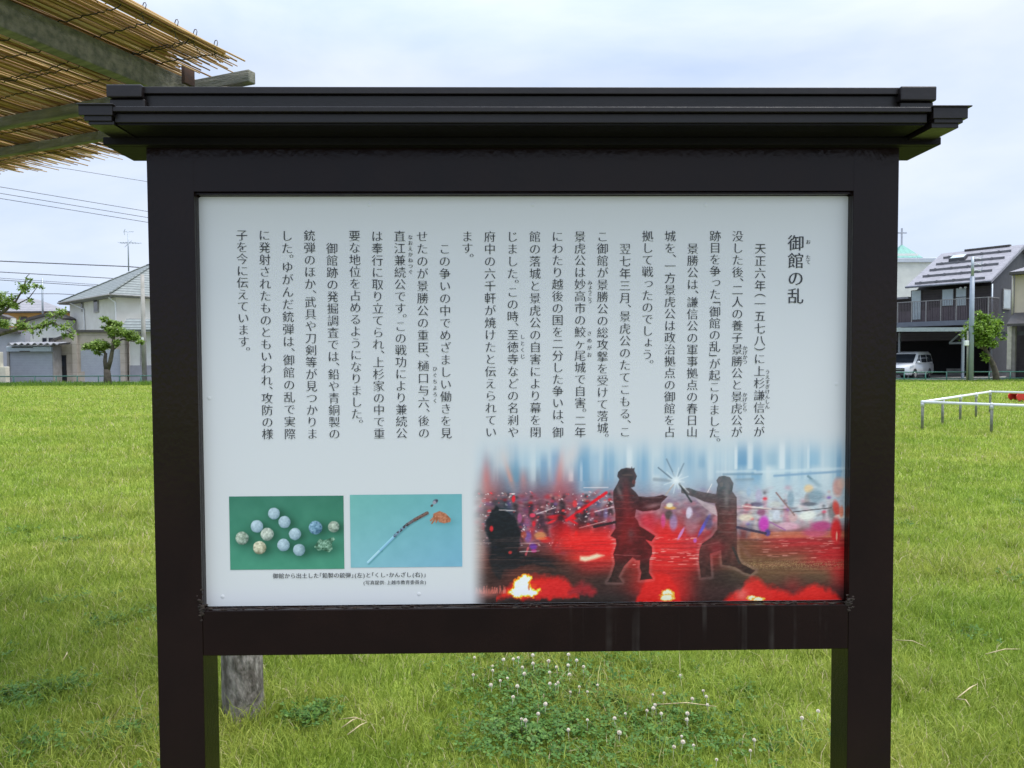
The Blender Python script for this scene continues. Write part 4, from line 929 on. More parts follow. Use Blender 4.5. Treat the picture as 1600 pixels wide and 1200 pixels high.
WPLA = pm('pale_plaster', (0.60, 0.61, 0.56), (0.53, 0.54, 0.50), 1.2, .85)
GREENP = pm('green_fence_paint', (0.035, 0.115, 0.095), (0.05, 0.145, 0.12), 10, .5)
WIRE = pm('black_cable', (0.05, 0.05, 0.06), None, 5, .7)
BARK = pm('tree_bark', (0.10, 0.083, 0.067), (0.05, 0.042, 0.036), 5, .95, .6, 18)
LEAF = island('tree_leaf', [(0, (0.10, 0.17, 0.03)), (.5, (0.165, 0.25, 0.045)), (1, (0.25, 0.34, 0.08))], .55, .3, .3)
LEAF2 = island('yellow_green_leaf', [(0, (0.09, 0.18, 0.02)), (.5, (0.165, 0.27, 0.035)), (1, (0.24, 0.36, 0.06))], .55, .3, .3)
WHITEP = pm('white_rail_paint', (0.72, 0.73, 0.75), (0.64, 0.65, 0.66), 12, .35)
POSTP = pm('tarnished_rail_post', (0.20, 0.205, 0.165), (0.13, 0.14, 0.11), 14, .55, metal=.3)
REDP = pm('red_plastic', (0.55, 0.03, 0.025), (0.46, 0.025, 0.02), 6, .4)

# ------------------------------------------------------------------ green pipe fence along the far edge of the park
fence = empty('pipe_fence', (0, 44.3, 0), 0, 'low green pipe fence along the far edge of the lawn', 'fence')
t = MB(); t.tube([(-48, 0, .50), (48, 0, .50)], .034, 8).build('top_rail', GREENP, fence, smooth=True)
t = MB(); t.tube([(-48, 0, .12), (48, 0, .12)], .026, 8).build('lower_rail', GREENP, fence, smooth=True)
ph = at(1446, 585, 44.3).x
xs = [ph + 1.27 * i for i in range(-62, 18) if -48 < ph + 1.27 * i < 48]
p0 = None
for x in xs:
    if p0 is None:
        p0 = MB().tube([(0, 0, -.2), (0, 0, .5)], .036, 8).build('post', GREENP, fence, smooth=True); p0.location.x = x
    else:
        q = p0.copy(); COL.objects.link(q); q.parent = fence; q.location.x = x

# ------------------------------------------------------------------ trees
def tree(name, base, branches, clumps, leafm, lab, n_leaf, ls, seed, group=None):
    r = random.Random(seed); root = empty(name, base, 0, lab, 'tree', group)
    t = MB()
    for pts, rad in branches:
        t.tube([Vector(p) - base for p in pts], rad, 8)
    t.build('trunk', BARK, root, smooth=True)
    V = []; Fq = []; k = 0
    tot = sum(c[1] * c[2] * c[3] for c in clumps)
    for c, sx, sy, sz in clumps:
        n = int(n_leaf * (sx * sy * sz) / tot) + 30
        subs = []
        for j in range(max(5, n // 45)):
            d = Vector((r.gauss(0, 1), r.gauss(0, 1), r.gauss(0, 1))).normalized() * (r.random() ** .4)
            subs.append((Vector((d.x * sx, d.y * sy, d.z * sz)), r.uniform(.14, .30) * (sx + sz)))
        for i in range(n):
            sc_, sr = r.choice(subs)
            p = Vector(c) - base + sc_ + Vector((r.gauss(0, sr * .55), r.gauss(0, sr * .55), r.gauss(0, sr * .36)))
            a = Vector((r.gauss(0, 1), r.gauss(0, 1), r.gauss(-.2, .7))).normalized(); b = a.cross(Vector((r.gauss(0, .5), r.gauss(0, .5), 1))).normalized()
            l = ls * r.uniform(.6, 1.3); wv = l * .3; nn = a.cross(b) * l * .12
            V += [p, p + a * l * .45 + b * wv + nn, p + a * l, p + a * l * .45 - b * wv + nn]; Fq.append((k, k + 1, k + 2, k + 3)); k += 4
    np_mesh('crown', np.array([tuple(v) for v in V]), [np.array(Fq)], leafm, root)
    return root
Y = 42.6
base = at(-26, 600, Y); base.z = 0
A = lambda x, y, d=0: at(x, y, Y + d)
cl = [(A(8, 470), .55, .5, .42), (A(34, 448), .45, .4, .35), (A(57, 446), .28, .3, .16), (A(26, 476), .5, .4, .22), (A(48, 470), .25, .3, .14), (A(8, 505, -.4), .5, .5, .32), (A(34, 508), .5, .4, .28), (A(58, 512, -.3), .42, .4, .35), (A(88, 492, .2), .58, .4, .28), (A(74, 504), .4, .4, .26), (A(98, 508, -.2), .42, .3, .24), (A(114, 521), .22, .3, .22), (A(100, 524), .22, .2, .12), (A(-22, 470), 1.0, .9, .8), (A(-50, 500), 1.0, 1, .8), (A(45, 436), .16, .1, .1)]
br = [([Vector((base.x, base.y, -.2)), A(-27, 560), A(-22, 530), A(-14, 500), A(-4, 478)], [.28, .22, .19, .13, .07]), ([A(-24, 535), A(0, 522), A(28, 514), A(55, 513), A(84, 504), A(112, 520)], [.14, .12, .1, .07, .05, .02]), ([A(-14, 500), A(8, 485), A(25, 470), A(36, 452), A(42, 432), A(47, 427)], [.12, .09, .06, .04, .025, .012]), ([A(26, 476), A(45, 466), A(60, 446)], [.04, .03, .015]), ([A(55, 513), A(72, 500), A(92, 490)], [.05, .04, .015]), ([A(50, 514), A(52, 530)], [.025, .012])]
tree('garden_tree', base, br, cl, LEAF, 'wide tree at the left edge with long branches reaching over the corrugated shed', 6500, .175, 21, 'trees along the fence')
base = at(168, 598, Y + .6); base.z = 0; A = lambda x, y, d=0: at(x, y, Y + .6 + d)
cl = [(A(150, 538, -.2), .62, .5, .2), (A(140, 542, .2), .3, .4, .14), (A(164, 541), .45, .5, .2), (A(153, 552, -.2), .22, .3, .1), (A(168, 499), .25, .3, .16), (A(176, 505, .2), .32, .3, .2), (A(165, 512), .22, .3, .12), (A(178, 516, -.2), .4, .4, .22), (A(184, 508, .2), .24, .3, .2), (A(196, 522), .45, .4, .18), (A(210, 529, .2), .34, .4, .17), (A(219, 535), .2, .3, .12), (A(184, 536, -.2), .28, .3, .16), (A(173, 522), .2, .2, .16)]
br = [([Vector((base.x, base.y, -.2)), A(168, 588), A(167, 577)], [.26, .2, .18]), ([A(167, 578), A(164, 565), A(165, 552)], [.16, .11, .09]), ([A(168, 578), A(173, 562), A(176, 545), A(178, 525), A(174, 508)], [.15, .12, .1, .08, .03]), ([A(165, 553), A(160, 546), A(142, 541)], [.08, .06, .02]), ([A(177, 536), A(192, 530), A(205, 533), A(218, 535)], [.05, .045, .03, .012]), ([A(175, 548), A(186, 540)], [.05, .02])]
tree('garden_tree', base, br, cl, LEAF, 'small cloud pruned tree with forked trunk in front of the wide grey garage shutter', 4600, .155, 22, 'trees along the fence')
Y2 = 43.4; base = at(1557, 594, Y2); base.z = 0; A = lambda x, y, d=0: at(x, y, Y2 + d)
cl = [(A(1535, 514), .75, .7, .85), (A(1524, 520, -.3), .5, .5, .6), (A(1550, 512, .2), .55, .5, .6), (A(1536, 530, -.2), .7, .6, .4), (A(1514, 522), .25, .3, .2), (A(1560, 508), .2, .3, .3), (A(1532, 494), .35, .4, .25), (A(1549, 540), .28, .3, .14), (A(1539, 559, -.1), .2, .2, .22), (A(1536, 551), .12, .15, .12), (A(1567, 528), .15, .1, .09), (A(1520, 505), .3, .3, .3)]
br = [([Vector((base.x, base.y, -.2)), A(1556, 583), A(1551, 568), A(1543, 553), A(1536, 540), A(1536, 520)], [.2, .17, .15, .13, .1, .04]), ([A(1538, 546), A(1526, 540), A(1520, 528)], [.07, .05, .02]), ([A(1537, 541), A(1548, 526), A(1556, 512)], [.06, .04, .02]), ([A(1541, 552), A(1554, 540), A(1566, 529)], [.03, .02, .01]), ([A(1542, 553), A(1538, 560)], [.02, .01])]
tree('garden_tree', base, br, cl, LEAF2, 'round leafy light green tree with a bent trunk beside the steel pole', 4300, .18, 23, 'trees along the fence')

# ------------------------------------------------------------------ buildings on the left
def wall_box(mb, pxs, ptop, Yf, depth, zb=-.3, pbot=None):
    a, b = at(pxs[0], ptop, Yf), at(pxs[1], ptop, Yf)
    mb.box(a.x, b.x, Yf, Yf + depth, zb if pbot is None else at(pxs[0], pbot, Yf).z, a.z); return mb
def rel(o, root):                        # meshes given in world coordinates under a root
    o.parent = root; o.matrix_parent_inverse = root.matrix_world.inverted(); return o
def rootat(name, x, y, **k):
    e = empty(name, (x, y, 0), 0, **k); bpy.context.view_layer.update(); return e

# cream two storey house with a hipped tile roof, standing at an angle, and its garage wing
K = Vector((-27.9, 51.6, 0)); hr = math.atan2(.735, .68)
house = empty('tiled_house', K, hr, 'cream two storey house with green grey hipped tile roof and tiled garage wing', 'house')
LX, RX = 11.2, 10.0                      # local x: right face, local y: left face
EZ = 6.05
MB().box(.6, RX - .6, .6, LX - .6, -.3, EZ - .12).build('wall', PLAST, house)
rb = MB(); zi = 9.0
rb.add([(0, 0, EZ), (RX, 0, EZ), (RX, LX, EZ), (0, LX, EZ), (RX / 2, 4.8, zi), (RX / 2, 6.4, zi)], [(0, 1, 4), (1, 2, 5, 4), (2, 3, 5), (3, 0, 4, 5)])
rf_ = rb.build('roof', GTILE, house)
MB().box(.0, RX, -.0, LX, EZ - .18, EZ - .006).build('eave', pm('grey_green_eave', (.19, .20, .19), None, 3, .7), rf_)
t = MB(); t.tube([(-.06, 0, EZ - .06), (-.06, LX, EZ - .06)], .07, 6); t.tube([(0, -.06, EZ - .06), (RX, -.06, EZ - .06)], .07, 6); t.build('gutter', FRAME, rf_, smooth=True)
t = MB(); t.tube([(0, 0, EZ + .03), (RX / 2, 4.8, zi + .03), (RX / 2, 6.4, zi + .03)], .07, 6); t.tube([(0, LX, EZ + .03), (RX / 2, 6.4, zi + .03)], .07, 6); t.build('ridge_tiles', GTILE, rf_, smooth=True)
bpy.context.view_layer.update()
Lm = Vector((-math.sin(hr), math.cos(hr), 0)); Rm = Vector((math.cos(hr), math.sin(hr), 0))
def on_left(px, py):                     # local (y, z) on the left face
    p = hit(px, py, K + Rm * .6, Rm) - K; return p.dot(Lm), p.z
for x0, x1, y0, y1 in ((127.5, 131, 463, 487), (147, 155, 461, 488)):
    ya, za = on_left(x0, y0); yb, zb_ = on_left(x1, y1)
    fr = MB().box(.53, .62, min(ya, yb), max(ya, yb), zb_, za).build('window', FRAME, house)
    MB().box(.515, .53, min(ya, yb) + .12, max(ya, yb) - .12, zb_ + .1, za - .1).build('pane', GLASS, fr)
MB().tube([(.1, .55, EZ - .2), (.5, .52, EZ - .55), (.52, .5, 0)], .055, 6).build('downpipe', WHITEP, house, smooth=True)
ya, za = on_left(133, 464)
MB().tube([(.05, ya + 1.6, EZ - .2), (.53, ya + .2, EZ - .7), (.54, ya, 3.2)], .05, 6).build('downpipe', WHITEP, house, smooth=True)
# garage wing (same house)
GY = 50.0
def P2(x, y): p = at(x, y, GY); return (p.x, p.z)
def hpart(mb, name, m, parent=house, **k):
    o = mb.build(name, m, None, **k); bpy.context.view_layer.update()
    root = parent
    o.parent = root; o.matrix_parent_inverse = root.matrix_world.inverted(); return o
wz = [P2(81, 533), P2(121, 518), P2(192.5, 518), P2(192.5, 612), P2(81, 612)]
gw = hpart(MB().prism(wz[::-1], GY, GY + .8), 'garage_wing', BEIGE)
hpart(MB().prism([P2(80, 531), P2(121, 515.5), P2(193, 515.5), P2(193, 519.5), P2(121, 519.5), P2(80, 535)][::-1], GY - .12, GY + .85), 'coping', DARKT, gw)
for x in (118.5, 193):
    a = at(x, 525, GY); hpart(MB().box(a.x - .16, a.x + .16, GY - .2, GY + .1, -.3, P2(0, 520)[1]), 'pilaster', BEIGE, gw)
a, b = at(124, 546, GY), at(192, 546, GY)
hpart(MB().box(a.x + .1, b.x - .1, GY - .03, GY + .1, -.1, a.z), 'roller_shutter', SHUT, house)
a, b = at(90, 555, GY), at(103.5, 555, GY)
dr = hpart(MB().box(a.x, b.x, GY - .06, GY + .1, -.1, a.z), 'door', pm('black_door', (.012, .014, .018), None, 3, .35), house)
hpart(MB().box(a.x + .1, b.x - .1, GY - .075, GY - .06, 1.05, a.z - .12), 'pane', GLASS, dr)
hpart(MB().box(wz[0][0], a.x - .05, GY - .05, GY + .1, -.3, P2(0, 581)[1]).box(b.x + .05, at(118, 0, GY).x, GY - .05, GY + .1, -.3, P2(0, 581)[1]), 'wall_base', BEIGE, gw)
# porch wing with green tile canopy on the right
PY = 49.6
a, b = at(196, 516, PY), at(262, 516, PY)
hpart(MB().box(a.x, b.x, PY + .5, PY + 4, at(0, 572, PY).z, at(0, 514, PY).z), 'porch_wall', PLAST)
hpart(MB().box(a.x - .01, b.x, PY + .44, PY + 4, -.3, at(0, 572, PY).z - .002), 'wall_base', GBASE)
q = lambda x, y, d: at(x, y, PY + d)
p1, p2, p3, p4 = q(188, 514, -.2), q(262, 515, -.2), q(262, 499, .9), q(198, 498, .9)
hpart(MB().add([p1, p2, p3, p4, p1 - Vector((0, 0, .16)), p2 - Vector((0, 0, .16)), p3 - Vector((0, -.2, .16)), p4 - Vector((0, -.2, .16))], [(0, 1, 2, 3), (5, 4, 7, 6), (4, 5, 1, 0), (5, 6, 2, 1), (7, 4, 0, 3), (6, 7, 3, 2)]), 'porch_roof', GTILE)
hpart(MB().tube([q(220, 520, .46), q(220, 572, .46)], .04, 6), 'downpipe', FRAME)
# antenna on its ridge
ab = at(201, 419, 55.5)
ant = empty('roof_antenna', ab, 0, 'thin grey television antenna with two cross arms above the tiled roof', 'antenna'); bpy.context.view_layer.update()
def ap(x, y): return at(x, y, 55.5) - ab
MB().tube([ap(201, 424), ap(200, 362)], .045, 6).build('mast', GALV, ant, smooth=True)
MB().tube([ap(186, 379), ap(221, 380)], .022, 5).tube([ap(194, 362), ap(209, 362)], .022, 5).build('boom', GALV, ant)
t = MB()
for x in (188, 192, 196, 200, 205, 209, 213): t.tube([ap(x, 379.5) + Vector((0, -.35, 0)), ap(x, 379.5) + Vector((0, .35, 0))], .016, 4)
t.tube([ap(195, 367), ap(193.5, 362), ap(195.5, 358)], .022, 4); t.tube([ap(195, 386), ap(201, 380), ap(206, 376)], .018, 4)
t.build('elements', GALV, ant)

# shed with corrugated roof and roller shutter
SY_ = 49.0
a, b = at(10, 540, SY_), at(83, 540, SY_)
shed = rootat('shutter_shed', (a.x + b.x) / 2, SY_, label='grey shed with corrugated roof and a large roller shutter', cat='shed')
rel(MB().box(a.x, a.x + .15, SY_, SY_ + 1.2, -.3, a.z).box(b.x - .08, b.x, SY_, SY_ + .9, -.3, a.z).box(a.x + .15, b.x - .08, SY_ + .8, SY_ + .9, -.3, a.z).box(a.x + .15, b.x - .08, SY_ + .02, SY_ + .2, at(0, 549, SY_).z + .002, a.z).build('wall', pm('grey_sheet_wall', (.30, .29, .27), (.24, .22, .2), 3, .8)), shed)
rel(MB().box(a.x + .16, b.x - .09, SY_ + .06, SY_ + .1, -.1, at(0, 549, SY_).z).build('roller_shutter', SHUT), shed)
hb = rel(MB().box(a.x + .1, b.x, SY_ - .22, SY_ - .002, at(0, 550, SY_).z, at(0, 541.5, SY_).z).build('shutter_box', GALV, bevel=.04), shed)
rel(MB().box(a.x + .5, a.x + 1.9, SY_ - .225, SY_ - .15, at(0, 544, SY_).z, at(0, 542.6, SY_).z).box(a.x + 1, a.x + 1.7, SY_ - .225, SY_ - .2, at(0, 550, SY_).z + .01, at(0, 548.4, SY_).z).build('rust_streak', RUST), hb)
zs = at(0, 537.5, SY_).z; V = []; Fq = []
x0_, x1_ = at(3, 0, SY_).x, at(84, 0, SY_).x; n = 130
for i in range(n + 1):
    x = x0_ + (x1_ - x0_) * i / n; dz = .06 * math.sin(2 * math.pi * (x - x0_) / .42)
    V += [(x, SY_ - .45, zs + dz), (x, SY_ + .9, zs + .1 + dz), (x, SY_ - .45, zs + dz - .05), (x, SY_ + .9, zs + .05 + dz)]
for i in range(n):
    k = 4 * i; Fq += [(k, k + 4, k + 5, k + 1), (k + 2, k + 3, k + 7, k + 6), (k, k + 2, k + 6, k + 4)]
rel(MB().add(V, Fq).build('roof', pm('weathered_corrugated_sheet', (.13, .13, .14), (.22, .22, .23), 2, .5), smooth=False), shed)

# orange walled house behind
OY = 63.0
def O(x, y, d=0): return at(x, y, OY + d)
oh = rootat('orange_house', O(50, 500).x, OY, label='orange plastered house with a low grey roof behind the shed', cat='house')
a, b = O(-40, 487), O(103, 487)
rel(MB().box(a.x, O(106, 0).x, OY, OY + 9, -.3, a.z).build('wall', ORNG), oh)
rel(MB().add([O(-60, 486, -.7), O(105, 487, -.7), O(105, 482, -.7) + Vector((0, 0, 0)), O(60, 468, 3.5), O(-30, 464, 3.5), O(105, 484, 6), O(-60, 484, 6)], [(0, 1, 3, 4), (1, 5, 3), (5, 6, 4, 3), (6, 0, 4)]).build('roof', GREYROOF), oh)
rel(MB().box(O(-60, 0).x, O(105, 0).x, OY - .75, OY + 9, O(0, 489.5).z, O(0, 486.8).z - .02).build('eave', DARKT), oh)
rel(MB().box(O(16, 0).x, O(28, 0).x, OY - .06, OY + .1, O(0, 502).z, O(0, 495).z).build('window', DARKT), oh)
# pale gabled annex in front of it
AY = 57.0
def Q(x, y, d=0): return at(x, y, AY + d)
an = rootat('pale_annex', Q(75, 510).x, AY, label='pale plastered lean-to house with sloping dark eave between the orange house and the tiled house', cat='house')
p = [Q(41, 502), Q(82, 492), Q(103, 500), Q(103, 612), Q(41, 612)]
rel(MB().prism([(v.x, v.z) for v in p][::-1], AY, AY + 1.5).build('wall', WPLA), an)
p = [Q(30, 501), Q(80, 489), Q(104, 497), Q(104, 500), Q(80, 492.5), Q(30, 505.5)]
rel(MB().prism([(v.x, v.z) for v in p][::-1], AY - .4, AY + 1.6).build('roof', DARKT), an)
for x0, x1 in ((52, 59), (62, 70), (71, 78)):
    fr = rel(MB().box(Q(x0, 0).x, Q(x1, 0).x, AY - .05, AY + .1, Q(0, 536).z, Q(0, 528).z).build('window', FRAME), an)
    rel(MB().box(Q(x0 + .7, 0).x, Q(x1 - .7, 0).x, AY - .065, AY - .05, Q(0, 535.4).z, Q(0, 528.8).z).build('pane', GLASS), fr)
# small grey building at the left edge
BY = 53.0
def Bq(x, y, d=0): return at(x, y, BY + d)
sm = rootat('grey_outbuilding', Bq(0, 540).x, BY, label='small grey building with two dark eaves at the left edge', cat='building')
rel(MB().box(Bq(-60, 0).x, Bq(24, 0).x, BY, BY + .6, -.3, Bq(0, 519).z).build('wall', pm('blue_grey_siding', (.30, .31, .34), (.26, .27, .3), 2, .8)), sm)
rel(MB().prism([(v.x, v.z) for v in (Bq(-60, 507), Bq(14, 511), Bq(33, 518), Bq(33, 521.5), Bq(-60, 519.5))][::-1], BY - .3, BY + .7).build('roof', DARKT), sm)
rel(MB().box(Bq(-60, 0).x, Bq(2, 0).x, BY + .1, BY + .6, Bq(0, 509).z, Bq(0, 497).z).build('upper_wall', WPLA), sm)
rel(MB().prism([(v.x, v.z) for v in (Bq(-60, 488), Bq(2, 491), Bq(15, 496), Bq(15, 499), Bq(-60, 497))][::-1], BY - .2, BY + .7).build('upper_roof', DARKT), sm)
gp = rootat('garden_wall', at(0, 590, 47).x, 47, label='cream rendered block wall at the left edge beside the shed', cat='wall')
a = at(8.5, 573, 47); rel(MB().box(a.x - 4, a.x, 47, 47.4, -.3, a.z).build('block', pm('cream_render', (.55, .52, .42), (.47, .44, .35), 2, .85), bevel=.03), gp)
rel(MB().box(a.x - 4, a.x - .35, 47.05, 47.35, a.z + .0, at(0, 550, 47).z).build('pillar', pm('cream_render_upper', (.5, .48, .4), None, 2, .85), bevel=.03), gp)
b0_ = at(66.5, 474, 62)
o = MB().tube([(0, 0, -1.2), (0, 0, 0), at(66, 435, 62) - b0_], [.08, .08, .07], 8).build('mast', GALV, smooth=True); o.location = b0_
tag(o, 'thin grey metal mast rising behind the roof of the orange house', 'mast')

# poles and overhead wires
b0_ = at(226, 596, 46); b0_.z = 0
pole = empty('utility_pole', b0_, 0, 'slim grey concrete utility pole beside the left post of the sign', 'utility pole')
MB().tube([(0, 0, -.3), (0, 0, at(0, 430, 46).z)], [.15, .11], 10).build('shaft', CONC, pole, smooth=True)
MB().box(-.06, .06, -.19, -.13, at(0, 537, 46).z, at(0, 528, 46).z).build('plate', WHITEP, pole)
b1_ = at(560, 560, 66); b1_.z = 0
pole2 = empty('utility_pole', b1_, 0, 'tall concrete utility pole hidden behind the board, carrying the overhead wires', 'utility pole')
MB().tube([(0, 0, -.3), (0, 0, 13.2)], [.19, .12], 10).build('shaft', CONC, pole2, smooth=True)
MB().box(-.9, .9, -.06, .06, 12.2, 12.32).build('cross_arm', GALV, pole2)
def wire(x0, y0, d0, x1, y1, d1, xe, ye, de, rad, lab):
    p, q_ = at(x0, y0, d0), at(x1, y1, d1); e = at(xe, ye, de)
    back = p + (p - q_) * .6
    pts = [back, p, q_] + [q_ + (e - q_) * t - Vector((0, 0, .12 * math.sin(t * 3.14))) for t in (.25, .5, .75, 1)]
    o = MB().tube([v - p for v in pts], rad, 5).build('power_line', WIRE, smooth=True); o.location = p
    tag(o, lab, 'power line', 'overhead wires')
wire(100, 263, 42, 228, 283.5, 46, 560, 345, 66, .014, 'faint topmost overhead wire just under the reed screen')
wire(0, 292, 42, 228, 330, 47, 560, 362, 66, .017, 'overhead wire below the reed screen, upper of the close group of three')
wire(0, 302, 42, 228, 339.5, 47, 560, 372, 66, .017, 'overhead wire below the reed screen, middle of the close group of three')
wire(0, 310, 42, 228, 347, 47, 560, 380, 66, .017, 'overhead wire below the reed screen, lowest of the close group of three')
wire(0, 408, 58, 200, 416.5, 62, 560, 440, 66, .042, 'thick twisted cable running level to the antenna on the tiled roof')
wire(0, 425, 58, 160, 434, 62, 560, 452, 66, .03, 'level overhead wire next below the thick twisted cable')
wire(0, 434.5, 58, 140, 444, 62, 560, 460, 66, .018, 'thin overhead wire second below the thick twisted cable')
wire(0, 437.5, 58, 130, 446, 62, 560, 464, 66, .026, 'overhead wire third below the thick twisted cable')
wire(0, 459, 58, 90, 459, 62, 560, 478, 66, .026, 'lowest overhead wire, level with the eaves of the tiled house')

# ------------------------------------------------------------------ right: dark house, carport, van, church, cream house
KD = Vector((32.9, 51.0, 0)); hd = math.atan2(-.813, .582)
dh = empty('dark_house', KD, hd, 'dark brown two storey house with lilac grey slate roof, balcony and open carport', 'house')
bpy.context.view_layer.update()
FX = Vector((.582, -.813, 0)); FY = Vector((.813, .582, 0))
def fr(px, py, y):                       # local (x, z) on the facade plane local y
    p = hit(px, py, KD + FY * y, FY) - KD; return p.dot(FX), p.z
def gb(px, py, x):                       # local (y, z) on a side plane local x
    p = hit(px, py, KD + FX * x, FX) - KD; return p.dot(FY), p.z
EZ = fr(1546, 437, 0)[1]; HD = 5.5; RZ = 9.55; WL = -5.74
print('DARK', EZ, fr(1414, 445, 0), fr(1402, 506, 0), gb(1571, 465, -.3))
YW = .75
MB().prism([(YW, 2.6), (YW, EZ - .35), (HD, RZ - .25), (2 * HD - YW, EZ - .35), (2 * HD - YW, 2.6)], WL + .35, -.34, 'x').box(WL - 6, WL + .348, YW, 8, 2.6, EZ - .9).build('upper_wall', DSID, dh)
MB().prism([(YW + .02, -.3), (YW + .02, EZ - .3), (HD, RZ - .22), (2 * HD - YW, EZ - .3), (2 * HD - YW, -.3)], -.335, -.28, 'x').build('gable_wall', DGREY, dh)
MB().box(WL - 6, -.34, 4.2, 2 * HD - YW, -.3, 2.58).box(-2.9, -.34, 3.2, 4.15, -.3, 2.58).build('ground_floor_wall', pm('shade_darkened_siding', (.012, .011, .012), (.016, .014, .015), 3, .8, spec=.2), dh)  # siding darkened to near black to stand for the shade inside the carport
rb = MB(); th = .16
rb.prism([(0, EZ), (HD, RZ), (2 * HD, EZ), (2 * HD, EZ - th), (HD, RZ - th), (0, EZ - th)], WL, 0, 'x')
roof2 = rb.build('roof', LILACROOF, dh)
MB().box(WL - 6, WL - .02, .4, 10.5, EZ - .9, EZ - .75).build('rear_wing_roof', LILACROOF, dh)
sl_ = Vector((0, HD, RZ - EZ)).normalized()
t = MB()
for f_ in (.03, .235, .42, .6, .8):
    y, z = HD * f_, EZ + (RZ - EZ) * f_
    x0_ = WL + .55 + .1 * f_; x1_ = -.45
    t.box(x0_, x1_, y, y + .05, z + .02, z + .17)
    x = x0_ + .4
    while x < x1_: t.box(x - .04, x + .04, y - .05, y + .15, z + .02, z + .2); x += 1.15
t.build('snow_guard', pm('dark_snow_guard', (.15, .145, .16), None, 3, .6), roof2)
MB().box(-4.0, -.9, HD - .15, HD + .15, RZ - .02, RZ + .1).build('ridge_vent', DARKT, roof2)
f_ = .66; yy, zz = HD * f_, EZ + (RZ - EZ) * f_
xs0 = fr(1491, 405, 2.9)[0]; xs1 = fr(1512, 405, 2.9)[0]
xm = -4.35
sk = MB().prism([(yy - .05, zz + .02), (yy + .55, zz + .32), (yy + .55, zz + .55), (yy - .05, zz + .26)], xm, xm + 1.1, 'x').build('skylight', DGREY, roof2)
MB().prism([(yy - .02, zz + .285), (yy + .52, zz + .55), (yy + .52, zz + .57), (yy - .02, zz + .305)], xm + .08, xm + 1.02, 'x').build('pane', CURT, sk)
MB().prism([(0, EZ - .02), (HD, RZ - .02), (HD, RZ - .24), (0, EZ - .24)], .002, .05, 'x').build('barge_board', pm('grey_barge_board', (.24, .24, .27), None, 3, .6), roof2)
t = MB(); t.tube([(WL, -.08, EZ - .08), (.05, -.08, EZ - .1)], .08, 8); t.build('gutter', pm('blue_grey_gutter', (.19, .2, .24), None, 3, .5), roof2, smooth=True)
# windows in the upper facade
for x0, x1, y0, y1, m in ((1424, 1440, 454, 500, CURT), (1472, 1491, 452, 478, CURT), (1493.5, 1511, 450, 478, CURT)):
    a, za = fr(x0, y0, YW); b, zb_ = fr(x1, y1, YW)
    f = MB().box(a, b, YW - .06, YW + .05, zb_, za).build('window', DARKT, dh)
    if x0 == 1493.5:
        zm_ = fr(x0, 465, YW)[1]; MB().box(a + .06, b - .06, YW - .075, YW - .06, zb_ + .05, zm_ - .03).box(a + .06, b - .06, YW - .075, YW - .06, zm_ + .03, za - .05).build('pane', CURT, f)
    else: MB().box(a + .06, b - .06, YW - .075, YW - .06, zb_ + .05, za - .05).build('pane', m, f)
ya, za = gb(1566, 451, -.28); yb, zb_ = gb(1577, 484, -.28)
if not (0.8 < ya < 9 and 0.8 < yb < 10): ya, yb = 2.2, 3.4
f = MB().box(-.29, -.2, ya, yb, zb_, za).build('window', FRAME, dh); MB().box(-.2, -.185, ya + .08, yb - .08, zb_ + .08, za - .08).build('pane', CURT, f)
for x in (1499.5, 1507):
    a, za = fr(x, 445.5, .3); MB().ball((a, .45, EZ - .38), .09, 8, 6).build('spot_lamp', WHITEP, dh, smooth=True)
# balcony
yB = -.9
xl, zt = fr(1398, 470, yB); xr, _ = fr(1547, 470, yB); z_r = fr(1480, 467.5, yB)[1]; z_b1 = fr(1480, 501, yB)[1]; z_b0 = fr(1480, 508.5, yB)[1]
xr = .25; xl -= 2
print('BALC', xl, xr, z_r, z_b1, z_b0)
bal = MB().box(xl, xr, yB, YW - .01, z_b0, z_b1).build('balcony', pm('blue_grey_fascia', (.16, .175, .2), (.13, .145, .17), 3, .6), dh)
t = MB(); t.box(xl, xr, yB + .02, yB + .08, z_r - .05, z_r)
t.box(xr - .06, xr, yB + .085, YW, z_r - .05, z_r)
x = xr - .06
while x > xl: t.box(x, x + .06, yB + .02, yB + .08, z_b1 + .001, z_r - .052); x -= 1.02
t.build('handrail', FRAME, bal)
t = MB(); x = xl
while x < xr - .1: t.box(x, x + .022, yB + .035, yB + .06, z_b1 + .06, z_r - .055); x += .11
y = yB + .1
while y < YW: t.box(xr - .045, xr - .02, y, y + .022, z_b1 + .06, z_r - .055); y += .11
t.build('balusters', pm('brown_baluster', (.12, .10, .105), None, 3, .5), bal)
MB().box(xl, -3.2, YW - .04, YW - .012, z_b1 + .01, z_b1 + .9).box(fr(1455, 480, YW)[0], fr(1512, 480, YW)[0], YW - .045, YW - .013, z_b1 + .01, fr(1490, 479, YW)[1]).build('plum_panel', DPLUM, dh)
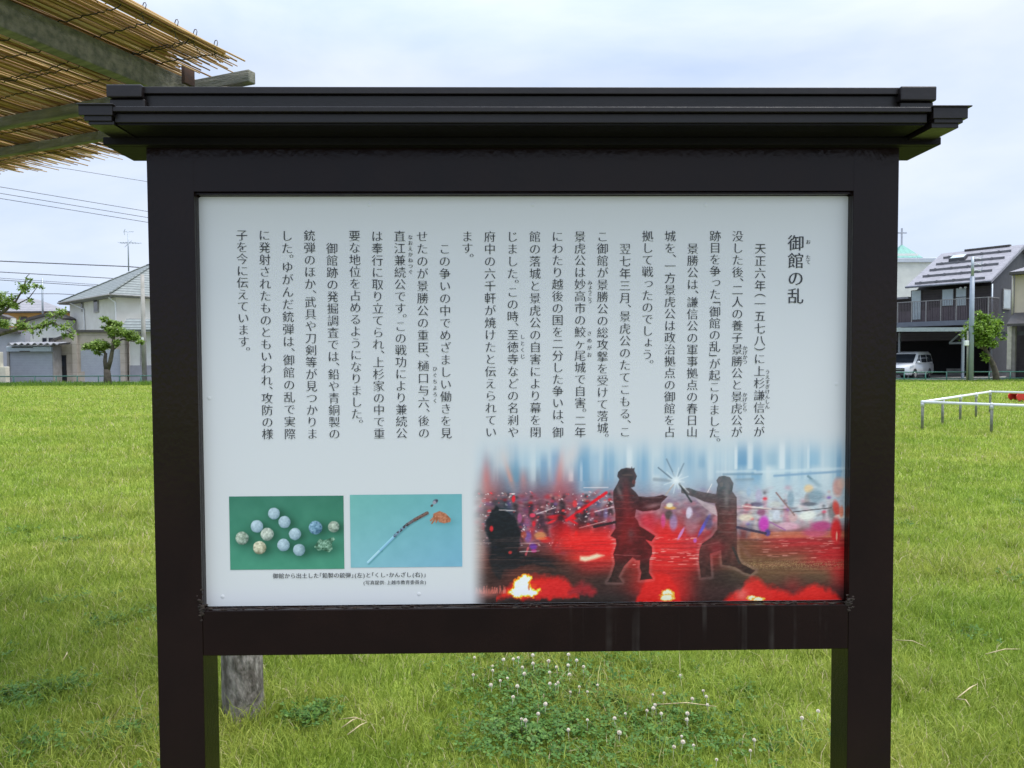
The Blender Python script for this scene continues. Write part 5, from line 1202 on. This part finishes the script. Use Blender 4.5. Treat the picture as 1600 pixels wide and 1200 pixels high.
# carport beam, posts, bracket
z1_, z0_ = fr(1460, 512.5, yB)[1], fr(1460, 518, yB)[1]
cpl, cpr = at(1372, 516, 47.2), at(1507, 515, 47.2); zc_ = at(1460, 512.5, 47.2).z; zc0 = at(1460, 518, 47.2).z
dinv = dh.matrix_world.inverted()
bl, br_ = KD + FX * (xl + .2) + FY * (yB - .02), KD + FX * fr(1512, 515, yB)[0] + FY * (yB - .02)
def dpart(mb, name, m): o = mb.build(name, m, None); o.data.transform(dinv); o.parent = dh; return o
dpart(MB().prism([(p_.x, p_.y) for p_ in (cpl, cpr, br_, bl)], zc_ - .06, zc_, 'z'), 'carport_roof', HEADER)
dpart(MB().box(cpl.x, cpr.x + .1, 47.08, 47.195, zc0, zc_ + .03), 'carport_beam', GALV)
for x_ in (cpl.x + .3, cpr.x - .1): dpart(MB().box(x_, x_ + .13, 47.2, 47.33, -.3, zc_ - .062), 'carport_post', GALV)
for px in (1407,): 
    x_ = fr(px, 560, yB)[0]; MB().box(x_ - .07, x_ + .07, yB - .24, yB - .11, -.3, z_b0 - .003).build('carport_post', GALV, dh)
p = [fr(1486, 535, yB), fr(1509, 534, yB), fr(1509, 537.5, yB), fr(1486, 538, yB)]
MB().prism(p[::-1], yB - .3, yB - .26).prism([fr(1486, 535, yB), fr(1504, 519, yB), fr(1506, 520.5, yB), fr(1489, 536, yB)][::-1], yB - .34, yB - .31).build('awning_bracket', GALV, dh)
MB().box(fr(1466, 0, 3)[0] if False else -4.2, -2.95, 3.2, 3.9, 0, .5).build('step', CONC, dh)
x_, z_ = fr(1561, 470, -.2); MB().tube([(.1, .0, EZ - .3), (.1, .1, -.2)], .05, 6).build('downpipe', GALV, dh, smooth=True)

# white minivan parked in the carport
vr = math.atan2(-math.cos(R(46)), -math.sin(R(46)))
fwv = Vector((math.cos(vr), math.sin(vr), 0)); lfv = Vector((-fwv.y, fwv.x, 0))
wheel = gnd(1427.5, 592); vp = Vector((wheel.x, wheel.y, 0)) - fwv * 1.42 - lfv * .76
van = empty('parked_van', vp, vr, 'white minivan parked in the open carport of the dark house', 'van'); van.scale = (1, 1, .95)
CARW = pm('white_car_paint', (.72, .73, .75), (.69, .70, .72), 3, .18, coat=.6, spec=.6); TYRE = pm('tyre_rubber', (.02, .02, .02), None, 9, .85); CHR = pm('chrome', (.6, .6, .62), None, 9, .15, metal=1); BLK = pm('black_plastic', (.015, .015, .017), None, 9, .4); LAMP = pm('headlight_glass', (.55, .6, .66), None, 9, .08, spec=.9)
def loft(secs, cap=True):
    b = MB(); n = len(secs[0])
    for s_ in secs: b.v += [tuple(p) for p in s_]
    for i in range(len(secs) - 1):
        for k in range(n): b.f.append((i * n + k, i * n + (k + 1) % n, (i + 1) * n + (k + 1) % n, (i + 1) * n + k))
    if cap: b.f.append(tuple(range(n - 1, -1, -1))); b.f.append(tuple((len(secs) - 1) * n + k for k in range(n)))
    return b
secs = []
for x, hw, zb_, zt_ in ((-2.3, .74, .42, 1.0), (-2.26, .84, .3, 1.06), (-1.0, .86, .24, 1.06), (.6, .86, .24, 1.06), (1.35, .85, .24, 1.07), (1.85, .81, .25, .99), (2.15, .70, .27, .9), (2.3, .52, .34, .78)):
    secs.append([(x, -hw + .05, zb_), (x, -hw, zb_ + .14), (x, -hw, zt_ - .16), (x, -hw + .06, zt_), (x, hw - .06, zt_), (x, hw, zt_ - .16), (x, hw, zb_ + .14), (x, hw - .05, zb_)])
body = loft(secs).build('body', CARW, van, .03, True, seg=2)
secs = []
for z, xf, xr_, hw in ((1.04, 1.42, -2.24, .81), (1.4, .92, -2.2, .76), (1.72, .42, -2.12, .70), (1.85, .1, -1.9, .60)):
    secs.append([(xf, -hw + .1, z), (xf - .12, -hw, z), (xr_ + .1, -hw, z), (xr_, -hw + .1, z), (xr_, hw - .1, z), (xr_ + .1, hw, z), (xf - .12, hw, z), (xf, hw - .1, z)])
cab = loft(secs).build('cabin', CARW, van, .02, True)
e = .006
zz_ = (1.08, 1.4, 1.68); xx_ = [float(np.interp(z, (1.04, 1.4, 1.72), (1.42, .92, .42))) + .012 for z in zz_]; yy_ = (.70, .655, .60)
MB().add([(x, -y, z) for x, y, z in zip(xx_, yy_, zz_)] + [(x, y, z) for x, y, z in zip(xx_, yy_, zz_)], [(0, 3, 4, 1), (1, 4, 5, 2)]).build('windscreen', GLASS, van)
for s in (-1, 1):
    def sd(x, z): 
        hw = np.interp(z, (1.04, 1.4, 1.72), (.81, .76, .70)); return (x, s * (hw + e), z)
    for xs_ in ([(1.12, 1.1), (.2, 1.1), (.2, 1.62), (.42, 1.62)], [(.1, 1.1), (-.95, 1.1), (-.95, 1.64), (.1, 1.63)], [(-1.05, 1.1), (-2.05, 1.14), (-1.98, 1.6), (-1.05, 1.64)]):
        f = (0, 1, 2, 3) if s < 0 else (3, 2, 1, 0)
        MB().add([sd(*p_) for p_ in xs_], [f[::-1]]).build('side_window', GLASS, van)
    for x in (1.42, -1.38):
        wl = MB().tube([(x, s * .70, .31), (x, s * .868, .31)], .31, 18).build('wheel', TYRE, van, .02)
        MB().tube([(x, s * .80, .31), (x, s * .876, .31)], .2, 12).build('rim', CHR, wl, .01)
        MB().tube([(x, s * .60, .33), (x, s * .864, .33)], .37, 18).build('wheel_arch', BLK, van)
    MB().add([(2.05, s * .755, .86), (1.7, s * .84, .93), (1.72, s * .845, .8), (2.1, s * .745, .72)], [(0, 1, 2, 3)] if s > 0 else [(3, 2, 1, 0)]).add([(2.04, s * .70, .86), (1.7, s * .78, .93), (1.72, s * .79, .8), (2.1, s * .7, .72)], [(3, 2, 1, 0)] if s > 0 else [(0, 1, 2, 3)]).build('headlight', LAMP, van)
    MB().ball((1.12, s * .95, 1.12), .12, 8, 6, (.6, .9, .8)).build('mirror', CARW, van, smooth=True)
MB().box(2.2, 2.325, -.5, .5, .52, .74).build('grille', BLK, van, .02)
MB().box(2.16, 2.33, -.52, .52, .3, .42).build('lower_grille', BLK, van, .02)
MB().box(2.31, 2.335, -.46, .46, .64, .67).build('trim', CHR, van)

# church behind with green steeple and cross
CY = 80.0
def Cq(x, y, d=0): return at(x, y, CY + d)
ch = rootat('church', Cq(1420, 500).x, CY, label='pale church with a green pyramid steeple and a cross on top', cat='church')
a, b = Cq(1399, 404), Cq(1434, 404); cw = b.x - a.x
rel(MB().box(a.x, b.x, CY - .1, CY + cw, Cq(0, 412).z, Cq(0, 403).z).build('tower', WPLA), ch)
a2, b2 = Cq(1396, 403), Cq(1439.5, 402); c2 = (a2.x + b2.x) / 2; yc = CY + cw / 2; hw = (b2.x - a2.x) / 2; zt_ = Cq(1420, 379).z
GCOP = banded('green_copper', (.115, .30, .255), (.095, .25, .215), .5, axis='X', width=.1, noise=.15)
rel(MB().add([(c2 - hw, yc - hw, a2.z), (c2 + hw, yc - hw, a2.z), (c2 + hw, yc + hw, a2.z), (c2 - hw, yc + hw, a2.z), (c2, yc, zt_), (c2 - hw, yc - hw, a2.z - .12), (c2 + hw, yc - hw, a2.z - .12), (c2 + hw, yc + hw, a2.z - .12), (c2 - hw, yc + hw, a2.z - .12)], [(0, 1, 4), (1, 2, 4), (2, 3, 4), (3, 0, 4), (5, 6, 1, 0), (6, 7, 2, 1), (7, 8, 3, 2), (8, 5, 0, 3), (8, 7, 6, 5)]).build('steeple', GCOP), ch)
zc1, zc2, zca = Cq(1420, 356, 1).z, zt_ - .05, Cq(1420, 363.5, 1).z
rel(MB().box(c2 - .075, c2 + .075, yc - .06, yc + .06, zc2, zc1).box(c2 - .53, c2 - .077, yc - .05, yc + .05, zca - .07, zca + .07).box(c2 + .077, c2 + .53, yc - .05, yc + .05, zca - .07, zca + .07).build('cross', pm('pale_grey_metal', (.36, .37, .42), None, 4, .5)), ch)
a, b = Cq(1350, 418), Cq(1485, 418)
rel(MB().box(a.x, b.x, CY - 3, CY + 9, -.3, Cq(0, 417, -3).z).build('wall', WPLA), ch)
rel(MB().box(a.x, b.x + .2, CY - 3.2, CY + 9.2, Cq(0, 417, -3).z + .002, Cq(0, 410, -3).z).build('parapet', pm('pale_blue_parapet', (.46, .50, .55), (.42, .45, .5), 2, .6), bevel=.05), ch)

# small pale neighbour left of the dark house (mostly hidden behind the sign)
# cream house at the right edge
KR = at(1583.5, 560, 46.6); KR.z = 0
rh = empty('cream_house', KR, hd, 'cream rendered house with dark brown eaves at the right edge', 'house'); bpy.context.view_layer.update()
def rz(px, py, y=0):                     # local (x, z) on the facade plane local y of the cream house
    p = hit(px, py, KR + FY * y, FY) - KR; return p.dot(FX), p.z
zw, ze = rz(1584, 495)[1], rz(1577, 425, -.5)[1]; xe = rz(1577, 425, -.5)[0]
MB().box(0, 7, 0, 8, zw, ze - .19).build('upper_wall', pm('cream_render_wall', (.50, .42, .34), (.45, .38, .31), 1.5, .8), rh)
MB().add([(xe, -.5, ze), (8, -.5, ze), (8, 8.5, ze), (xe, 8.5, ze), (3.6, 4, ze + 1.9), (4.2, 4, ze + 1.9)], [(0, 1, 5, 4), (1, 2, 5), (2, 3, 4, 5), (3, 0, 4)]).build('roof', GREYROOF, rh)
MB().box(xe, 8, -.5, 8.5, ze - .18, ze - .004).build('eave', DARKT, rh)
MB().tube([(-.08, -.08, ze - .18), (-.08, -.08, zw + .1)], .06, 6).build('downpipe', pm('cream_pipe', (.55, .5, .42), None, 4, .5), rh, smooth=True)
x0_, z0_ = rz(1573, 506, -1.0)
MB().prism([(-1.0, z0_), (0, zw + .25), (0, zw + .1), (-1.0, z0_ - .14)], x0_, 7, 'x').build('porch_roof', DARKT, rh)
MB().box(.05, 7, .8, 7, -.3, zw - .002).box(-1.2, .048, 3, 7, -.3, zw - .4).build('ground_floor_wall', DSID, rh)
x1_, z1_ = rz(1574.5, 530, -.6); x2_, zb_ = rz(1580.5, 577, -.6)
MB().box(x1_, x2_, -.7, -.5, zb_, z0_ - .16).build('porch_pillar', pm('cream_pillar', (.5, .46, .38), None, 4, .7), rh, .01)
MB().box(x2_ + .005, x2_ + .2, -.68, -.48, -.2, z0_ - .16).box(x1_, x2_, -.72, -.48, -.2, zb_ - .002).build('porch_post', pm('taupe_post', (.2, .18, .16), None, 4, .7), rh)
MB().box(x1_ - 1.2, 6, -.45, -.2, rz(1580, 524, -.4)[1], rz(1580, 518, -.4)[1]).build('porch_beam', DGREY, rh)

# steel pole in front of the dark house
b0_ = gnd(1516.5, 595.5); sp_ = empty('steel_pole', (b0_.x, b0_.y, 0), 0, 'tall blue grey steel pole standing at the fence in front of the dark house', 'pole')
zt_ = at(1517, 401, b0_.y).z; zm_ = at(1517, 432, b0_.y).z
BG = pm('blue_grey_steel', (.22, .26, .32), (.19, .225, .28), 3, .45)
MB().tube([(0, 0, -.3), (0, 0, 3.4), (0, 0, zm_)], [.15, .13, .12], 12).build('shaft', BG, sp_, smooth=True)
MB().tube([(0, 0, zm_ + .001), (0, 0, zt_)], [.085, .075], 10).build('upper_shaft', GALV, sp_, smooth=True)
MB().tube([(-.22, -.02, -.3), (-.22, -.02, 2.9)], .05, 8).build('conduit', POSTP, sp_, smooth=True)
zb_ = at(0, 543, b0_.y).z; MB().box(-.42, -.2, -.14, .02, zb_ - .16, zb_ + .14).build('meter_box', WHITEP, sp_, .03)
t = MB()
for k_, yy_ in ((0, 418), (1, 428), (2, 409)): z = at(0, yy_, b0_.y).z; t.tube([(.08, 0, z), (.42, -.1, z - .12), (.5, -.1, z + .1)], .02, 5)
t.build('step_rungs', GALV, sp_)

# ------------------------------------------------------------------ white pipe barrier and the red play thing on the lawn
C0 = gnd(1441, 671); sd_ = Vector((.70, .714, 0)); nd_ = Vector((.714, -.70, 0)); hgt = .555
fr_ = empty('pipe_barrier', (C0.x, C0.y, 0), 0, 'low white pipe barrier on short metal posts round the play area at right', 'barrier')
L1, L2 = 5.75, 6.2
cor = [Vector((0, 0, 0)), sd_ * L1, sd_ * L1 + nd_ * L2, nd_ * L2]
for i in range(4):
    p, q_ = cor[i], cor[(i + 1) % 4]; u_ = Vector((0, 0, hgt)); 
    d = (q_ - p).normalized() * .031
    MB().tube([p + u_ + d, q_ + u_ - d], .029, 10).build('rail', WHITEP, fr_, smooth=True)
def rpost(p):
    o = MB().tube([(0, 0, -.1), (0, 0, hgt - .03)], .027, 10).build('post', POSTP, fr_, smooth=True); o.location = p
    j = MB().tube([(0, 0, hgt - .09), (0, 0, hgt + .0)], .036, 10).ball((0, 0, hgt), .038, 10, 7).build('joint', pm('white_grey_joint', (.55, .57, .62), None, 9, .4) if 'white_grey_joint' not in MATS else MATS['white_grey_joint'], o, smooth=True)
for k_ in range(5): rpost(sd_ * (L1 * k_ / 4))
for k_ in range(1, 6): rpost(nd_ * (1.2 * k_)); 
for k_ in range(1, 6): rpost(sd_ * L1 + nd_ * (1.24 * k_))
b0_ = at(1581, 627, 23.5)
red = empty('play_bench', (b0_.x + .9, 23.5, 0), 0, 'red plastic play bench with a scalloped edge at the right edge of the lawn', 'play equipment')
zt_, zb_ = at(1590, 613.5, 23.5).z, at(1590, 626, 23.5).z
pts = [(-.75, zb_ + .06), (-.76, zt_ - .1), (-.70, zt_ - .02), (-.6, zt_), (.6, zt_), (.7, zt_ - .02), (.76, zt_ - .1), (.75, zb_ + .06)]
x = .75; 
while x > -.74: pts += [(x - .04, zb_), (x - .09, zb_ - .005), (x - .125, zb_ + .05)]; x -= .15
MB().prism(pts[::-1], -.02, .02).build('side_board', REDP, red, .008)
MB().prism(pts[::-1], .38, .42).build('side_board', REDP, red, .008)
MB().box(-.68, .68, .022, .378, zt_ - .06, zt_ - .01).build('seat', REDP, red, .01)
for x in (-.5, .5): MB().tube([(x, .2, -.1), (x, .2, zt_ - .065)], .04, 8).build('leg', POSTP, red, smooth=True)

# ------------------------------------------------------------------ houses of the same row that stand behind the board
def row_house(x, y, rz_, wx, wy, ze, zr, wall, roof_, lab):
    h = empty('row_house', (x, y, 0), rz_, lab, 'house')
    MB().prism([(-wy / 2, -.3), (-wy / 2, ze), (0, zr - .2), (wy / 2, ze), (wy / 2, -.3)], -wx / 2, wx / 2, 'x').build('wall', wall, h)
    MB().prism([(-wy / 2 - .5, ze - .2), (0, zr), (wy / 2 + .5, ze - .2), (wy / 2 + .5, ze - .38), (0, zr - .18), (-wy / 2 - .5, ze - .38)], -wx / 2 - .4, wx / 2 + .4, 'x').build('roof', roof_, h)
    for zz_, xs_ in ((1.0, (-.3, .28)), (3.6, (-.32, 0, .32))):
        for f_ in xs_:
            fr_o = MB().box(f_ * wx - .85, f_ * wx + .85, -wy / 2 - .07, -wy / 2 + .1, zz_, zz_ + 1.25).build('window', FRAME, h)
            MB().box(f_ * wx - .76, f_ * wx + .76, -wy / 2 - .085, -wy / 2 - .07, zz_ + .09, zz_ + 1.16).build('pane', CURT if f_ else GLASS, fr_o)
    MB().box(-.5, .5, -wy / 2 - .06, -wy / 2 + .1, -.1, 2.1).build('door', DARKT, h)
row_house(-17.5, 58, .05, 8.5, 7, 5.6, 7.6, PLAST, GREYROOF, 'cream gabled house standing behind the left part of the board')
row_house(-5.5, 57, -.04, 9, 7.5, 5.5, 7.8, BEIGE, GTILE, 'beige gabled house standing behind the middle of the board')
row_house(6.5, 59, .0, 8.5, 7, 5.7, 7.7, WPLA, DARKT, 'white gabled house with a dark roof standing behind the middle of the board')
row_house(17.5, 60, -.08, 8, 7, 5.4, 7.3, DGREY, LILACROOF, 'charcoal gabled house standing behind the right part of the board')
